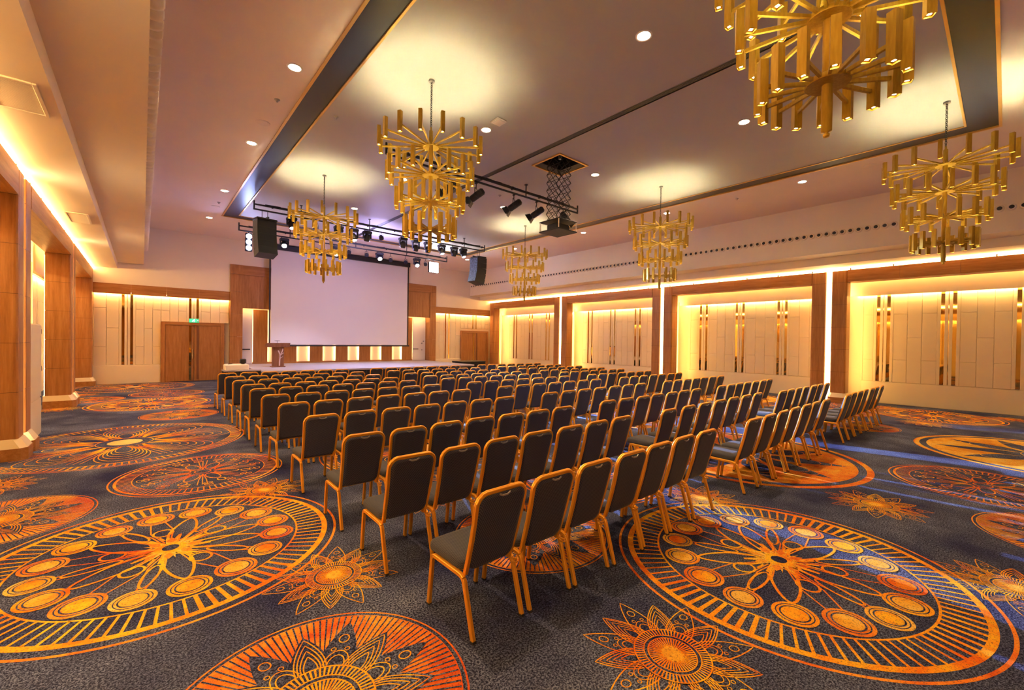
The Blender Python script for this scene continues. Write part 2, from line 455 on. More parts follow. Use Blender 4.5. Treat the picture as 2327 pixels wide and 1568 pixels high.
# ------------------------------------------------------------------ ceiling and bulkheads
NX0, NX1, NY0, NY1 = 2.14, 12.56, .15, 18.35; NW = .45
HX0, HX1, HY0, HY1 = 7.22, 8.18, 6.77, 7.64       # projector hatch
def build_ceiling():
    mb = MB(); T = .12
    for x0, x1, y0, y1, mt in ((-2.6,NX0,YF,YB+.3,CEIL_OUT),(NX1,18.9,YF,YB+.3,CEIL_OUT),(NX0,NX1,YF,NY0,CEIL_OUT),(NX0,NX1,NY1,YB+.3,CEIL_OUT)):
        mb.box(x0, x1, y0, y1, ZC, ZC+T, mt)
    a0, a1, b0, b1 = NX0+NW, NX1-NW, NY0+NW, NY1-NW
    for x0, x1, y0, y1 in ((a0,6.74,b0,b1),(6.88,HX0,b0,b1),(HX1,a1,b0,b1),(HX0,HX1,b0,HY0),(HX0,HX1,HY1,b1)):
        mb.box(x0, x1, y0, y1, ZC, ZC+T, CEIL_IN)
    struct(mb.obj('ceiling'))
    mb = MB(); z = ZC+.0; zt = ZC+.02
    for x0, x1, y0, y1 in ((NX0,NX0+NW,NY0,NY1),(NX1-NW,NX1,NY0,NY1),(NX0+NW,NX1-NW,NY0,NY0+NW),(NX0+NW,NX1-NW,NY1-NW,NY1)):
        mb.box(x0, x1, y0, y1, ZC+.01, ZC+.1, NAVY)
    o = struct(mb.obj('trim_1')); o['label'] = 'dark navy rectangular band around the inner ceiling'
    mb = MB()
    def frame(x0, x1, y0, y1, w, h):
        mb.box(x0-w/2, x0+w/2, y0-w/2, y1+w/2, ZC-h, ZC+.02, GOLDTRIM); mb.box(x1-w/2, x1+w/2, y0-w/2, y1+w/2, ZC-h, ZC+.02, GOLDTRIM)
        mb.box(x0+w/2, x1-w/2, y0-w/2, y0+w/2, ZC-h, ZC+.02, GOLDTRIM); mb.box(x0+w/2, x1-w/2, y1-w/2, y1+w/2, ZC-h, ZC+.02, GOLDTRIM)
    frame(NX0, NX1, NY0, NY1, .045, .02); frame(a0, a1, b0, b1, .035, .015)
    o = struct(mb.obj('trim_2')); o['label'] = 'thin gold edging of the navy ceiling band'
    # bulkheads, soffits and steps on both sides
    for side, nm in ((-1, 'trim_3'), (1, 'trim_4')):
        mb = MB(); f = FL if side < 0 else FR; s = side
        X = lambda u: f + s*u
        mb.box(X(0), X(.10), YF, YB, 4.70, ZC, PLASTER)
        mb.box(X(.10), X(.77), YF, YB, 4.70, 4.80, PLASTER)
        mb.box(X(.77), X(.83), YF, YB, 4.46, 4.80, PLASTER)
        mb.box(X(.83), X(1.9), YF, YB, 4.46, 4.60, PLASTER)
        o = struct(mb.obj(nm)); o['label'] = 'stepped cream bulkhead and soffit along the %s wall' % ('left' if s < 0 else 'right')
build_ceiling()

def slot_diffuser():
    e = empty('slot_diffuser', (6.81, 9.25, ZC), 'long dark linear air slot running down the middle of the ceiling', 'air vent')
    mb = MB(); y0, y1 = NY0+NW-9.25, NY1-NW-9.25
    mb.box(-.07, .07, y0, y1, .06, .08, BLACK)
    for x in (-.075,.07): mb.box(x, x+.005, y0, y1, -.008, .08, GREY)
    mb.obj('slot_recess', e)
    mb = MB()
    for x in (-.034,-.004,.026): mb.box(x, x+.008, y0, y1, -.004, .05, GREY)
    y = y0
    while y < y1:
        mb.box(-.07, .07, y, y+.006, .01, .05, GREY); y += .12
    mb.obj('vane', e)
slot_diffuser()

# ------------------------------------------------------------------ side walls
SLR = [-2.16, 3.93, 10.02, 16.11]       # slit centres right wall
SLL = [-2.38, 3.89, 10.16, 16.43]
GR = {0: [2.672,1.164,-.345], 1: [8.646,7.153,5.625], 2: [14.88,13.41,11.93], 3: [21.08,19.6,18.12]}
PW = .42; SG = .07
def side_wall(s, xf, slits, groups, nm):
    X = lambda u: xf + s*u
    nmside = 'right' if s > 0 else 'left'
    W = struct(empty('wall_'+nm, (xf, 0, 0), 'cream padded %s wall with bronze mirror strips behind oak portals' % nmside))
    def part(mb, n, parent=W):
        o = mb.obj(n, parent); o.matrix_parent_inverse = Matrix.Translation((-xf,0,0)); return o
    mb = MB(); mb.box(X(1.22), X(1.4), YF, YB+.3, 0, 4.75, PLASTER)
    part(mb, 'backing')
    ends = slits + [YB+.0+SG]
    # dado
    mb = MB(); mb.bbox(X(1.10), X(1.22), YF, YB+.1, 0, .72, DADO, .012); part(mb, 'dado')
    # bulkhead panel above the LED line
    mb = MB(); mb.box(X(.75), X(.85), YF, YB, 3.55, 4.6, PLASTER); part(mb, 'light_pelmet')
    mb = MB(); mb.box(X(1.03), X(1.055), YL, YB, 3.60, 3.61, LEDPAD); part(mb, 'led_strip')
    # padded panels between mirror groups
    mb = MB(); mi = MB(); fr = MB()
    for gi, gl in groups.items():
        for g in gl:
            for dy in (-.128, .128): mi.box(X(1.10), X(1.13), g+dy-.043, g+dy+.043, .74, 3.62, MIRROR)
            mi.box(X(1.10), X(1.13), g-.008, g+.008, .74, 3.62, MIRROR)
            for a, b in ((-.245,-.171),(-.085,-.008),(.008,.085),(.171,.245)): fr.bbox(X(1.085), X(1.13), g+a, g+b, .72, 3.66, PAD, .006)
        gs = sorted(gl); lo = ends[gi]+PW+SG; hi = ends[gi+1]-SG-PW
        spans = [(lo, gs[0]-.245)] + [(gs[k]+.245, gs[k+1]-.245) for k in range(2)] + [(gs[2]+.245, hi+.02)]
        for a, b in spans:
            n = max(1, round((b-a)/.335)); w = (b-a)/n
            for c in range(n):
                js = [1.45, 2.93] if c % 2 == 0 else [2.17]
                zs = [.72] + js + [3.66]
                for z0, z1 in zip(zs, zs[1:]): mb.bbox(X(1.09), X(1.2), a+c*w+.0015, a+(c+1)*w-.0015, z0+.0015, z1-.0015, PAD, .009)
    part(mb, 'padded_panel'); part(mi, 'mirror_strip'); part(fr, 'mirror_border')
    # corner coves at the far end of each recess
    mb = MB(); lm = MB()
    for k in range(len(slits)):
        hi = ends[k+1]-SG-PW
        pl = [(X(1.22), hi-.02)]
        for a, b in arc(0, 0, 1, 0, 90, 8): pl.append((X(1.09 - .40*(1-a)), hi-.30+.40*b))
        pl = [(X(1.16), hi-.34)] + [(X(.69+.42*cos(radians(t))), hi-.30+.36*sin(radians(t))) for t in range(0, 91, 10)] + [(X(.69), hi+.12), (X(1.2), hi+.12)]
        mb.prism(pl, 'z', .0, 3.70, DADO, True)
        lm.box(X(.474), X(.484), hi+.05, hi+.12, .30, 3.9, LEDCORN)
        lm.box(X(.474), X(.482), ends[k]+SG+PW, hi, 4.22, 4.26, LEDCORN)
    part(mb, 'curved_corner'); part(lm, 'led_strip')
    # the portals
    for k in range(len(slits)):
        y0 = ends[k]+SG; y1 = ends[k+1]-SG; ym = (y0+y1)/2
        if y1 > YB: y1 = YB
        where = {0:'nearest', 1:'second', 2:'third', 3:'farthest'}[k]
        P = struct(empty('trim_%d' % (10+k+(4 if s > 0 else 0)), (xf, y0, 0), 'oak portal frame on the %s wall, %s the camera' % (nmside, where)))
        def pp(mb, n):
            o = mb.obj(n, P); o.matrix_parent_inverse = Matrix.Translation((-xf,-y0,0)); return o
        mb = MB(); jo = MB()
        for a, b in ((y0, y0+PW), (y1-PW, y1)):
            r = .05
            pl = [(X(.47), a), (X(r), a)] + [(X(r-r*sin(radians(t))), a+r-r*cos(radians(t))) for t in (30,60)] + [(X(0), a+r), (X(0), b-r)] + [(X(r-r*cos(radians(t))), b-r+r*sin(radians(t))) for t in (30,60)] + [(X(r), b), (X(.47), b)]
            zs = [.32, 1.02, 1.76, 2.50, 3.24, 3.97, 4.36]
            for z0, z1 in zip(zs, zs[1:]): mb.prism(pl, 'z', z0, z1-.006, WOODZ)
            for z in zs[1:-1]: jo.prism([(X(.46),a+.004),(X(.01),a+.004),(X(.01),b-.004),(X(.46),b-.004)], 'z', z-.006, z, JOINT)
        pp(mb, 'post'); 
        hb = MB(); n = 4; w = (y1-y0-2*PW)/n
        for c in range(n): hb.box(X(0), X(.47), y0+PW+c*w+.002, y0+PW+(c+1)*w-.002, 3.97, 4.36, WOODY)
        pp(hb, 'header'); pp(jo, 'joint')
        pb = MB(); wb = MB()
        for a, b in ((y0, y0+PW), (y1-PW, y1)):
            for (e0, e1, z0, z1, mt, M_) in ((.05,.085,0,.18,WOODY,pb),(.0,.04,.18,.32,DADO,wb)):
                c = .07
                def pl(e): return [(X(.5), a-e*.4), (X(c-e), a-e*.4), (X(-e), a+c-e*.4), (X(-e), b-c+e*.4), (X(c-e), b+e*.4), (X(.5), b+e*.4)]
                if M_ is pb: pb.prism(pl(.10), 'z', z0, z1, mt)
                else:
                    p0, p1 = pl(.09), pl(.015); q = len(p0)
                    vs = [(x,y,z0) for x, y in p0]+[(x,y,z1) for x, y in p1]
                    wb.add(vs, [(i,(i+1)%q,q+(i+1)%q,q+i) for i in range(q)]+[tuple(range(q,2*q))], mt)
        pp(pb, 'plinth'); pp(wb, 'plinth_cap')
    # light slits and the cove above the headers
    mb = MB()
    for y in slits: mb.box(X(.06), X(.09), y-SG, y+SG, 0.02, 4.36, LEDSLIT)
    part(mb, 'light_slit')
    mb = MB(); mb.box(X(.06), X(.12), YL, YB, 4.365, 4.44, LEDCOVE); part(mb, 'cove_light')
    mb = MB(); mb.box(X(.035), X(.043), YF, YB, 4.40, 4.407, JOINT)
    y = YF+.3
    while y < YB-.2: mb.box(X(.02), X(.055), y, y+.03, 4.36, 4.42, JOINT); y += 1.05
    part(mb, 'cable')
side_wall(1, XR, SLR, GR, 'right')
side_wall(-1, XL, SLL, {k: [y+.2 for y in v] for k, v in GR.items()}, 'left')

# ------------------------------------------------------------------ back wall
BX0, BX1 = XL, XR; SX0, SX1 = 2.92, 13.28
def back_wall():
    W = struct(empty('wall_back', (8, YB, 0), 'cream end wall with oak band, padded panels and stage opening'))
    def part(mb, n, par=W, loc=(8, YB, 0)):
        o = mb.obj(n, par); o.matrix_parent_inverse = Matrix.Translation((-loc[0],-loc[1],-loc[2])); return o
    mb = MB()
    mb.box(-2.6, SX0, YB, YB+.3, 3.87, ZC, PLASTER); mb.box(SX1, 18.9, YB, YB+.3, 3.87, ZC, PLASTER)
    mb.box(SX0, SX1, YB, YB+.3, 5.09, ZC, PLASTER)
    mb.box(-2.6, SX0, YB+.22, YB+.4, 0, 3.87, PLASTER); mb.box(SX1, 18.9, YB+.22, YB+.4, 0, 3.87, PLASTER)
    part(mb, 'upper_wall')
    mb = MB()
    for a, b in ((XL-.02, SX0), (SX1, XR)):
        n = 4; w = (b-a)/n
        for c in range(n): mb.box(a+c*w+.0015, a+(c+1)*w-.0015, YB-.012, YB+.05, 3.48, 3.87, WOODX)
    part(mb, 'oak_band')
    mb = MB()
    for a, b in ((XL, SX0), (SX1, XR)): mb.box(a, b, YB+.055, YB+.09, 3.53, 3.56, LEDPAD)
    part(mb, 'led_strip')
    mb = MB()
    for a, b in ((XL-.1, .575), (SX1, 15.17)): mb.bbox(a, b, YB+.05, YB+.22, 0, .72, DADO, .012)
    part(mb, 'dado')
    pd = MB(); mi = MB(); fr = MB()
    gl = [(-.44, .74), (1.655, 2.47), (14.2, .74), (16.25, 2.62)]
    for g, zb in gl:
        for dx in (-.125, .125): mi.box(g+dx-.042, g+dx+.042, YB+.14, YB+.17, zb, 3.6, MIRROR)
        mi.box(g-.007, g+.007, YB+.14, YB+.17, zb, 3.6, MIRROR)
        for a, b in ((-.24,-.167),(-.083,-.007),(.007,.083),(.167,.24)): fr.bbox(g+a, g+b, YB+.125, YB+.17, zb-.02, 3.7, PAD, .006)
    for a, b, z0 in ((XL, -.68, .72), (-.20, .575, .72), (.575, 1.415, 2.47), (1.895, SX0-.02, 2.47), (SX1+.02, 13.96, .72), (14.44, 15.17, .72), (15.17, 16.01, 2.62), (16.49, XR, 2.62)):
        n = max(1, round((b-a)/.3)); w = (b-a)/n
        for c in range(n):
            js = [1.45, 2.93] if c % 2 == 0 else [2.17]
            zs = [z0] + [j for j in js if j > z0+.1] + [3.7]
            for p, q in zip(zs, zs[1:]): pd.bbox(a+c*w+.003, a+(c+1)*w-.003, YB+.13, YB+.22, p+.003, q-.003, PAD, .012)
    part(pd, 'padded_panel'); part(mi, 'mirror_strip'); part(fr, 'mirror_border')
    # double doors
    for num, (a, b, h, sd) in enumerate(((.575, 2.72, 2.47, 'left'), (15.17, 17.28, 2.48, 'right'))):
        c = 1.655 if num == 0 else 16.25
        D = struct(empty('door_%d' % (num+1), (a, YB, 0), 'oak double door at the %s end of the back wall' % sd))
        Lc = (a, YB, 0)
        m = MB(); m.box(a, a+.13, YB-.01, YB+.2, 0, h, WOODZ); m.box(b-.13, b, YB-.01, YB+.2, 0, h, WOODZ); m.box(a+.13, b-.13, YB-.01, YB+.2, h-.12, h, WOODX)
        part(m, 'door_frame', D, Lc)
        for x0, x1 in ((a+.135, c-.008), (c+.008, b-.135)):
            m = MB(); m.box(x0, x1, YB+.03, YB+.09, .01, h-.125, WOODZ); part(m, 'door_leaf', D, Lc)
        for x in (c-.13, c+.13):
            m = MB(); m.box(x-.04, x+.04, YB+.012, YB+.03, .06, h-.14, MIRROR if x < c else WDARK); part(m, 'push_plate', D, Lc)
        for x in (c-.055,):
            m = MB(); m.cyl((x, YB-.02, .95), (x, YB-.02, 1.35), .012, mat=CHROME)
            for z in (1.0, 1.3): m.cyl((x, YB-.02, z), (x, YB+.03, z), .008, mat=CHROME)
            part(m, 'door_handle', D, Lc)
    # stage surround
    S = struct(empty('trim_5', (SX0, YB, 0), 'tall oak surround framing the stage'))
    Ls = (SX0, YB, 0)
    m = MB()
    zs = [0, .9, 1.9, 2.9, 3.9, 4.67, 5.09]
    for x0, x1 in ((SX0, 3.39), (12.89, SX1)):
        for z0, z1 in zip(zs, zs[1:]): m.box(x0, x1, YB-.06, YB+.5, z0, z1-.004, WOODZ)
    m.box(3.39, 12.89, YB-.06, YB+.5, 4.67, 5.085, WOODX)
    part(m, 'surround_frame', S, Ls)
    m = MB(); n = 10; w = (12.89-3.39)/n
    for c in range(n): m.box(3.39+c*w+.002, 3.39+(c+1)*w-.002, YB-.01, YB+.10, 3.18, 4.67, WOODZ)
    part(m, 'upper_panel', S, Ls)
    m = MB(); m.box(3.3, 13.0, YB+.60, YB+.75, .6, 3.4, WHITE); m.box(3.39, 12.89, YB+.1, YB+.62, 3.30, 3.36, WHITE); part(m, 'white_backing', S, Ls)
    # alternating oak slabs in front of the lit white backing
    k = 1.0245
    slabs = [(3.80,4.38),(5.00,5.62),(6.22,6.82),(7.45,8.06),(8.66,9.27),(9.89,10.5),(11.10,11.72)]
    m = MB(); l = MB()
    for a, b in slabs:
        a, b = (a)*k, (b)*k
        m.box(a, b, YB+.47, YB+.51, .62, 3.16, WOODZ)
        for x in (a+.012, b-.042): l.box(x, x+.03, YB+.515, YB+.52, .74, 3.1, LEDCOVE)
    m.box(3.39, 12.89, YB+.46, YB+.52, .60, .72, WOODX)
    l.box(11.9, 12.85, YB+.16, YB+.20, 3.275, 3.285, LEDCOVE); l.box(3.42, 3.95, YB+.16, YB+.20, 3.275, 3.285, LEDCOVE)
    part(m, 'oak_slab', S, Ls); part(l, 'led_strip', S, Ls)
    # white door right of the screen and left
    for num, (x0, x1, hx) in enumerate(((12.03, 12.86, 12.12), (3.42, 3.86, 3.72))):
        D = struct(empty('door_%d' % (3+num), (x0, YB+.5, .64), 'white backstage door at the %s of the stage' % ('right' if num == 0 else 'left')))
        Ld = (x0, YB+.5, .64)
        m = MB(); m.box(x0, x1, YB+.44, YB+.465, .66, 3.15, WHITE); part(m, 'door_leaf', D, Ld)
        m = MB(); m.box(x0+.0, x0+.34, YB+.37, YB+.40, 1.30, 1.345, BLACK)
        for q in (.03, .30): m.box(x0+q, x0+q+.02, YB+.4, YB+.44, 1.31, 1.335, BLACK)
        part(m, 'push_bar', D, Ld)
        if num == 0:
            for (px, pz, r) in ((12.62, 1.66, .045), (12.73, 1.78, .04), (12.63, 1.27, .03)):
                m = MB(); m.cyl((px, YB+.44, pz), (px, YB+.415, pz), r, n=16, mat=GREY); part(m, 'door_fitting', D, Ld)
back_wall()
# wall behind the camera
mb = MB(); mb.box(-2.8, 19.0, YF-.2, YF, 0, ZC, WOODZ); struct(mb.obj('wall_front'))['label'] = 'oak wall behind the camera'

# exit sign
def exit_sign():
    GREEN = emis('exit_green', (.05,.55,.16), 1.0); WH = emis('exit_white', (.8,1,.85), 1.5)
    e = empty('exit_sign', (1.64, YB-.1, 2.46), 'green illuminated exit sign over the left double door', 'exit sign')
    mb = MB(); mb.bbox(-.17, .17, -.02, .02, 0, .165, BLACKP, .006); mb.obj('sign_box', e)
    mb = MB(); mb.box(-.165, .165, -.026, -.021, .005, .16, GREEN)
    mb.obj('sign_face', e)
    mb = MB(); y = -.030
    mb.box(.10, .155, y, y+.002, .03, .135, BLACKP)
    mb.add([(.112,y-.001,.09),(.145,y-.001,.09),(.128,y-.001,.05)], [(2,1,0)], WH); mb.box(.124,.132,y-.001,y+.001,.09,.12,WH); mb.obj('arrow', e); mb = MB()
    for p, q in (((-.03,.075),(.0,.115)),((-.03,.075),(-.065,.035)),((-.03,.075),(.01,.055)),((.01,.055),(.0,.02)),((-.02,.11),(.03,.095)),((-.02,.11),(-.05,.09))):
        mb.cyl((p[0],y,p[1]), (q[0],y,q[1]), .007, n=6, mat=WH)
    mb.lathe([(.001,-.002),(.012,0),(.001,.002)], 12, WH, c=(.01,y,.13), M=Matrix.Rotation(pi/2,4,'X')); mb.obj('pictogram', e)
    for x in (-.12,.12):
        mb = MB(); mb.box(x, x+.01, .02, .22, .07, .08, GREY); mb.obj('bracket', e)
exit_sign()

# ------------------------------------------------------------------ chairs
def notched(w, h, d=.0028):
    """tube section with a shallow groove on each long face"""
    a, b = w/2, h/2; c = .004
    return [(-a,-b+c),(-a+c,-b),(-.002,-b),(0,-b+d),(.002,-b),(a-c,-b),(a,-b+c),(a,-.002),(a-d,0),(a,.002),(a,b-c),(a-c,b),(.002,b),(0,b-d),(-.002,b),(-a+c,b),(-a,b-c),(-a,.002),(-a+d,0),(-a,-.002)]
TUBE = notched(.029, .028, .004)
def pillow(mb, outline, nrm_pts, mat):
    """loft through rings of equal length"""
    n = len(outline); vs = []
    for r in nrm_pts: vs += r
    fs = [tuple(range(n-1,-1,-1)), tuple((len(nrm_pts)-1)*n+k for k in range(n))]
    for i in range(len(nrm_pts)-1):
        for k in range(n): fs.append((i*n+k, i*n+(k+1)%n, (i+1)*n+(k+1)%n, (i+1)*n+k))
    mb.add(vs, fs[2:], mat, True); mb.add(vs, fs[:2], mat, True)
def rrect(x0, x1, y0, y1, r, n=5, taper=0):
    p = arc(x1-r, y1-r, r, 0, 90, n) + arc(x0+r, y1-r, r, 90, 180, n) + arc(x0+r+taper, y0+r, r, 180, 270, n) + arc(x1-r-taper, y0+r, r, 270, 360, n)
    return p
def inset(poly, d):
    cx = sum(p[0] for p in poly)/len(poly); cy = sum(p[1] for p in poly)/len(poly); out = []
    n = len(poly)
    for i in range(n):
        a, b = Vector(poly[i-1]), Vector(poly[(i+1) % n]); t = (b-a).normalized(); out.append((poly[i][0]-t.y*d, poly[i][1]+t.x*d))
    return out
def backpt(x, h, off=0):
    """point on the reclined back plane: h = height along it"""
    z = .385+h; t = (z-.385)/.55; y = .125 - .145*t - .012*sin(pi*t)
    return (x, y-off, z)
def make_chair():
    e = empty('banquet_chair', (0,0,0))
    # inverted-U side frames split in leg / rail / leg
    for sx in (-1, 1):
        x = .2085*sx
        fl = [(x,.535,.012)] + [(x, .495-.035+.035*cos(radians(t)), .342+.035*sin(radians(t))) for t in (0,30,60)]
        fl[1:] = [(x, .497, .335)] + [(x, .457+.04*cos(radians(t)), .337+.04*sin(radians(t))) for t in (20,45,70)]
        rail = [(x, .457+.04*cos(radians(t)), .337+.04*sin(radians(t))) for t in (70,90)] + [(x,.16,.374),(x,.135,.370),(x,.118,.360)]
        rl = [(x,.118,.360),(x,.106,.343),(x,.008,.012)]
        m = MB(); m.sweep(fl, TUBE, (1,0,0), CHAIRGOLD); m.box(x-.014, x+.014, .521, .549, 0, .016, BLACKP); m.obj('leg', e)
        m = MB(); m.sweep(rail, TUBE, (1,0,0), CHAIRGOLD); m.obj('side_rail', e)
        m = MB(); m.sweep(rl, TUBE, (1,0,0), CHAIRGOLD); m.box(x-.014, x+.014, -.009, .019, 0, .016, BLACKP); m.obj('leg', e)
    # back frame
    pts = []
    W = .205; r = .075
    pts += [(-.186,.145,.372), (-.187,.128,.380)]
    for h in (.03,.12,.24,.36,.47-.0): pts.append(backpt(-.188-.017*h/.47, h))
    for a in (165,140,115,95): pts.append(backpt(-W+r+r*cos(radians(a)), .475+r*sin(radians(a))))
    pts += [(-p[0], p[1], p[2]) for p in pts[::-1]]
    m = MB(); m.sweep(pts, TUBE, (0,.966,.256), CHAIRGOLD); m.obj('back_frame', e)
    # back cushion
    ol = rrect(-.196, .196, .015, .540, .065, 5, .012)
    def lay(d, off): return [backpt(x, h, off) for x, h in inset(ol, d)]
    m = MB(); pillow(m, ol, [lay(.03, .024), lay(.006, .020), lay(0, .006), lay(0,-.012), lay(.008,-.026), lay(.035,-.036), lay(.075,-.040)], FABRIC)
    m.obj('backrest', e)
    # seat cushion
    ol = rrect(-.205, .205, .14, .575, .06, 5)
    def lay2(d, z): return [(x,y,z-.006*max(0,(y-.45)/.12)**2) for x, y in inset(ol, d)]
    m = MB(); pillow(m, ol, [lay2(.02,.388), lay2(.003,.395), lay2(0,.415), lay2(0,.435), lay2(.006,.450), lay2(.025,.462), lay2(.06,.468)], SEATFAB)
    m.obj('seat', e)
    for y in (.20,.44):
        m = MB(); m.cyl((-.2,y,.378), (.2,y,.378), .011, n=8, mat=CHAIRGOLD); m.obj('stretcher', e)
    # row-linking hooks at the rear corner
    m = MB()
    for z in (.352,.376):
        p = [(.19,.10,z),(.19,.075,z)] + [(.205-.015*cos(radians(t)), .075-.016*sin(radians(t)), z) for t in (45,90,135)] + [(.22,.075,z),(.22,.088,z)]
        m.sweep(p, [(.0055*cos(q), .0055*sin(q)) for q in np.linspace(0, 2*pi, 7)[:-1]], (0,0,1), CHAIRGOLD)
    m.obj('linking_hook', e)
    m = MB(); p = [backpt(-.045,.528,.026), backpt(-.02,.517,.03), backpt(.02,.517,.03), backpt(.045,.528,.026)]
    m.sweep(p, [(.006,-.003),(.006,.003),(-.006,.003),(-.006,-.003)], (0,.97,.24), GREY); m.obj('hand_grip', e)
    return e
ORD = ['first','second','third','fourth','fifth','sixth','seventh','eighth','ninth','tenth','eleventh']
def chairs():
    rows = [2.15, 3.23, 4.24, 5.56, 6.86, 7.96, 9.06, 9.93, 11.0, 12.12, 13.35]
    proto = make_chair(); tr = tree(proto); first = True; rr = random.Random(11)
    for i, y in enumerate(rows):
        for b in range(3):
            for c in range(7):
                yy = y
                if b == 0: x = (1.785 + .487*c) if i == 0 else (1.70 + .4925*c)
                elif b == 1:
                    x = (5.965 + .522*c) if i == 0 else (5.76 + (.56 if i == 1 else .505)*c)
                    if i == 0: yy = 2.12-.008*c
                    if i == 1: yy = 3.18
                else:
                    x = (10.45 + .497*c) if i == 0 else (10.0 + .5*c)
                    if i == 0: yy = 2.03-.012*c
                    if i == 1: yy = 3.02-.012*c
                o = proto if first else copy_tree(proto, tr); first = False
                o.location = (x + rr.uniform(-.007,.007), yy + rr.uniform(-.012,.012), 0); o.rotation_euler = (0, 0, radians(rr.uniform(-1.2,1.2)))
                blk = ('left','middle','right')[b]
                row = 'nearest row' if i == 0 else ('farthest row before the stage' if i == 10 else ORD[i]+' row from the camera')
                pos = 'leftmost chair' if c == 0 else ('rightmost chair' if c == 6 else ORD[c]+' chair from the left')
                tag(o, '%s, %s, %s block of navy gold-framed chairs' % (pos, row, blk), 'chair', 'banquet chairs in the %s seating block' % blk)
chairs()

# ------------------------------------------------------------------ chandeliers
LAMPW = emis('chandelier_lamp', (1.0,.92,.52), 190); LAMPL = emis('chandelier_lamp_lower', (1.0,.90,.50), 100)
LAMPD = emis('chandelier_lamp_down', (1.0,.80,.45), 30)
TIERS = [(5.10,.83),(4.63,.70),(4.18,.555),(3.73,.42)]
def make_chandelier():
    e = empty('chandelier', (0,0,0)); zb = 5.0
    m = MB(); m.lathe([(.001,3.35),(.018,3.352),(.022,3.37),(.012,3.375),(.012,3.385),(.033,3.39),(.033,5.36),(.015,5.38),(.015,5.42),(.001,5.43)], 20, GOLD); m.obj('pole', e)
    m = MB(); z = 5.42; k = 0
    while z < 6.17:
        ax = Vector((1,0,0)) if k % 2 else Vector((0,1,0))
        p = [Vector((0,0,z+.028)) + ax*.015*cos(t) + Vector((0,0,.024*sin(t))) for t in np.linspace(0, 2*pi, 11)[:-1]]
        m.sweep(p, [(.0045*cos(q), .0045*sin(q)) for q in np.linspace(0, 2*pi, 6)[:-1]], ax.cross(Vector((0,0,1))), BLACK, closed=True, smooth=True)
        z += .036; k += 1
    m.cyl((.012,0,5.42), (.012,0,6.18), .003, n=6, mat=BLACK)
    m.obj('chain', e)
    m = MB(); m.lathe([(.05,6.17),(.05,6.199),(.001,6.2)], 20, GREY); m.obj('ceiling_rose', e)
    a = .0275
    def sq(h, z): return [(-h,-h,z),(h,-h,z),(h,h,z),(-h,h,z)]
    tube = MB(); b = a-.004; vs = sq(a,-.10)+sq(a,.205)+sq(b,.205)+sq(b,-.10)
    tube.add(vs, [(4*r+k,4*r+(k+1)%4,4*((r+1)%4)+(k+1)%4,4*((r+1)%4)+k) for r in range(4) for k in range(4)], GOLD); tube = tube.mesh('tube')
    lus = []
    for mt in (LAMPW, LAMPL):
        lu = MB(); lu.add(sq(b,.165), [(0,1,2,3)], mt); lus.append(lu.mesh('lamp'))
    ld = MB(); q = .011; ld.add(sq(b,-.088), [(3,2,1,0)], GOLD); ld.add(sq(q,-.0885), [(3,2,1,0)], LAMPD); ld = ld.mesh('lamp')
    for ti, (z, r) in enumerate(TIERS):
        m = MB(); m.lathe([(.13,z-.018),(.135,z-.014),(.135,z+.014),(.13,z+.018)], 28, GOLD); m.obj('hub_plate', e)
        am = MB(); am.box(.08, r, -.010, .010, -.013, .013, GOLD); am = am.mesh('arm')
        for k in range(16):
            t = 2*pi*(k+.5*(ti % 2))/16 + .12
            o = bpy.data.objects.new('arm', am); COL.objects.link(o); o.parent = e; o.location = (0,0,z); o.rotation_euler = (0,0,t)
            o = bpy.data.objects.new('tube', tube); COL.objects.link(o); o.parent = e; o.location = (r*cos(t), r*sin(t), z-.02); o.rotation_euler = (0,0,t)
            for me in (lus[ti > 0], ld):
                l = bpy.data.objects.new('lamp', me); COL.objects.link(l); l.parent = o
    return e
CH = [(3.61,.85,'largest, cut off by the top edge'),(3.62,6.32,'over the left seating block'),(3.63,11.88,'before the projection screen'),
      (10.68,.76,'at the far right'),(10.79,6.3,'between projector lift and right wall'),(10.82,11.85,'smallest, beside the right speaker')]
def chandeliers():
    p = make_chandelier(); tr = tree(p)
    for i, (x, y, l) in enumerate(CH):
        o = p if i == 0 else copy_tree(p, tr)
        o.location = (x, y, 0); o.rotation_euler = (0,0,.35*i)
        tag(o, 'four-tier brass chandelier of square tubes, '+l, 'chandelier', 'brass tube chandeliers')
chandeliers()

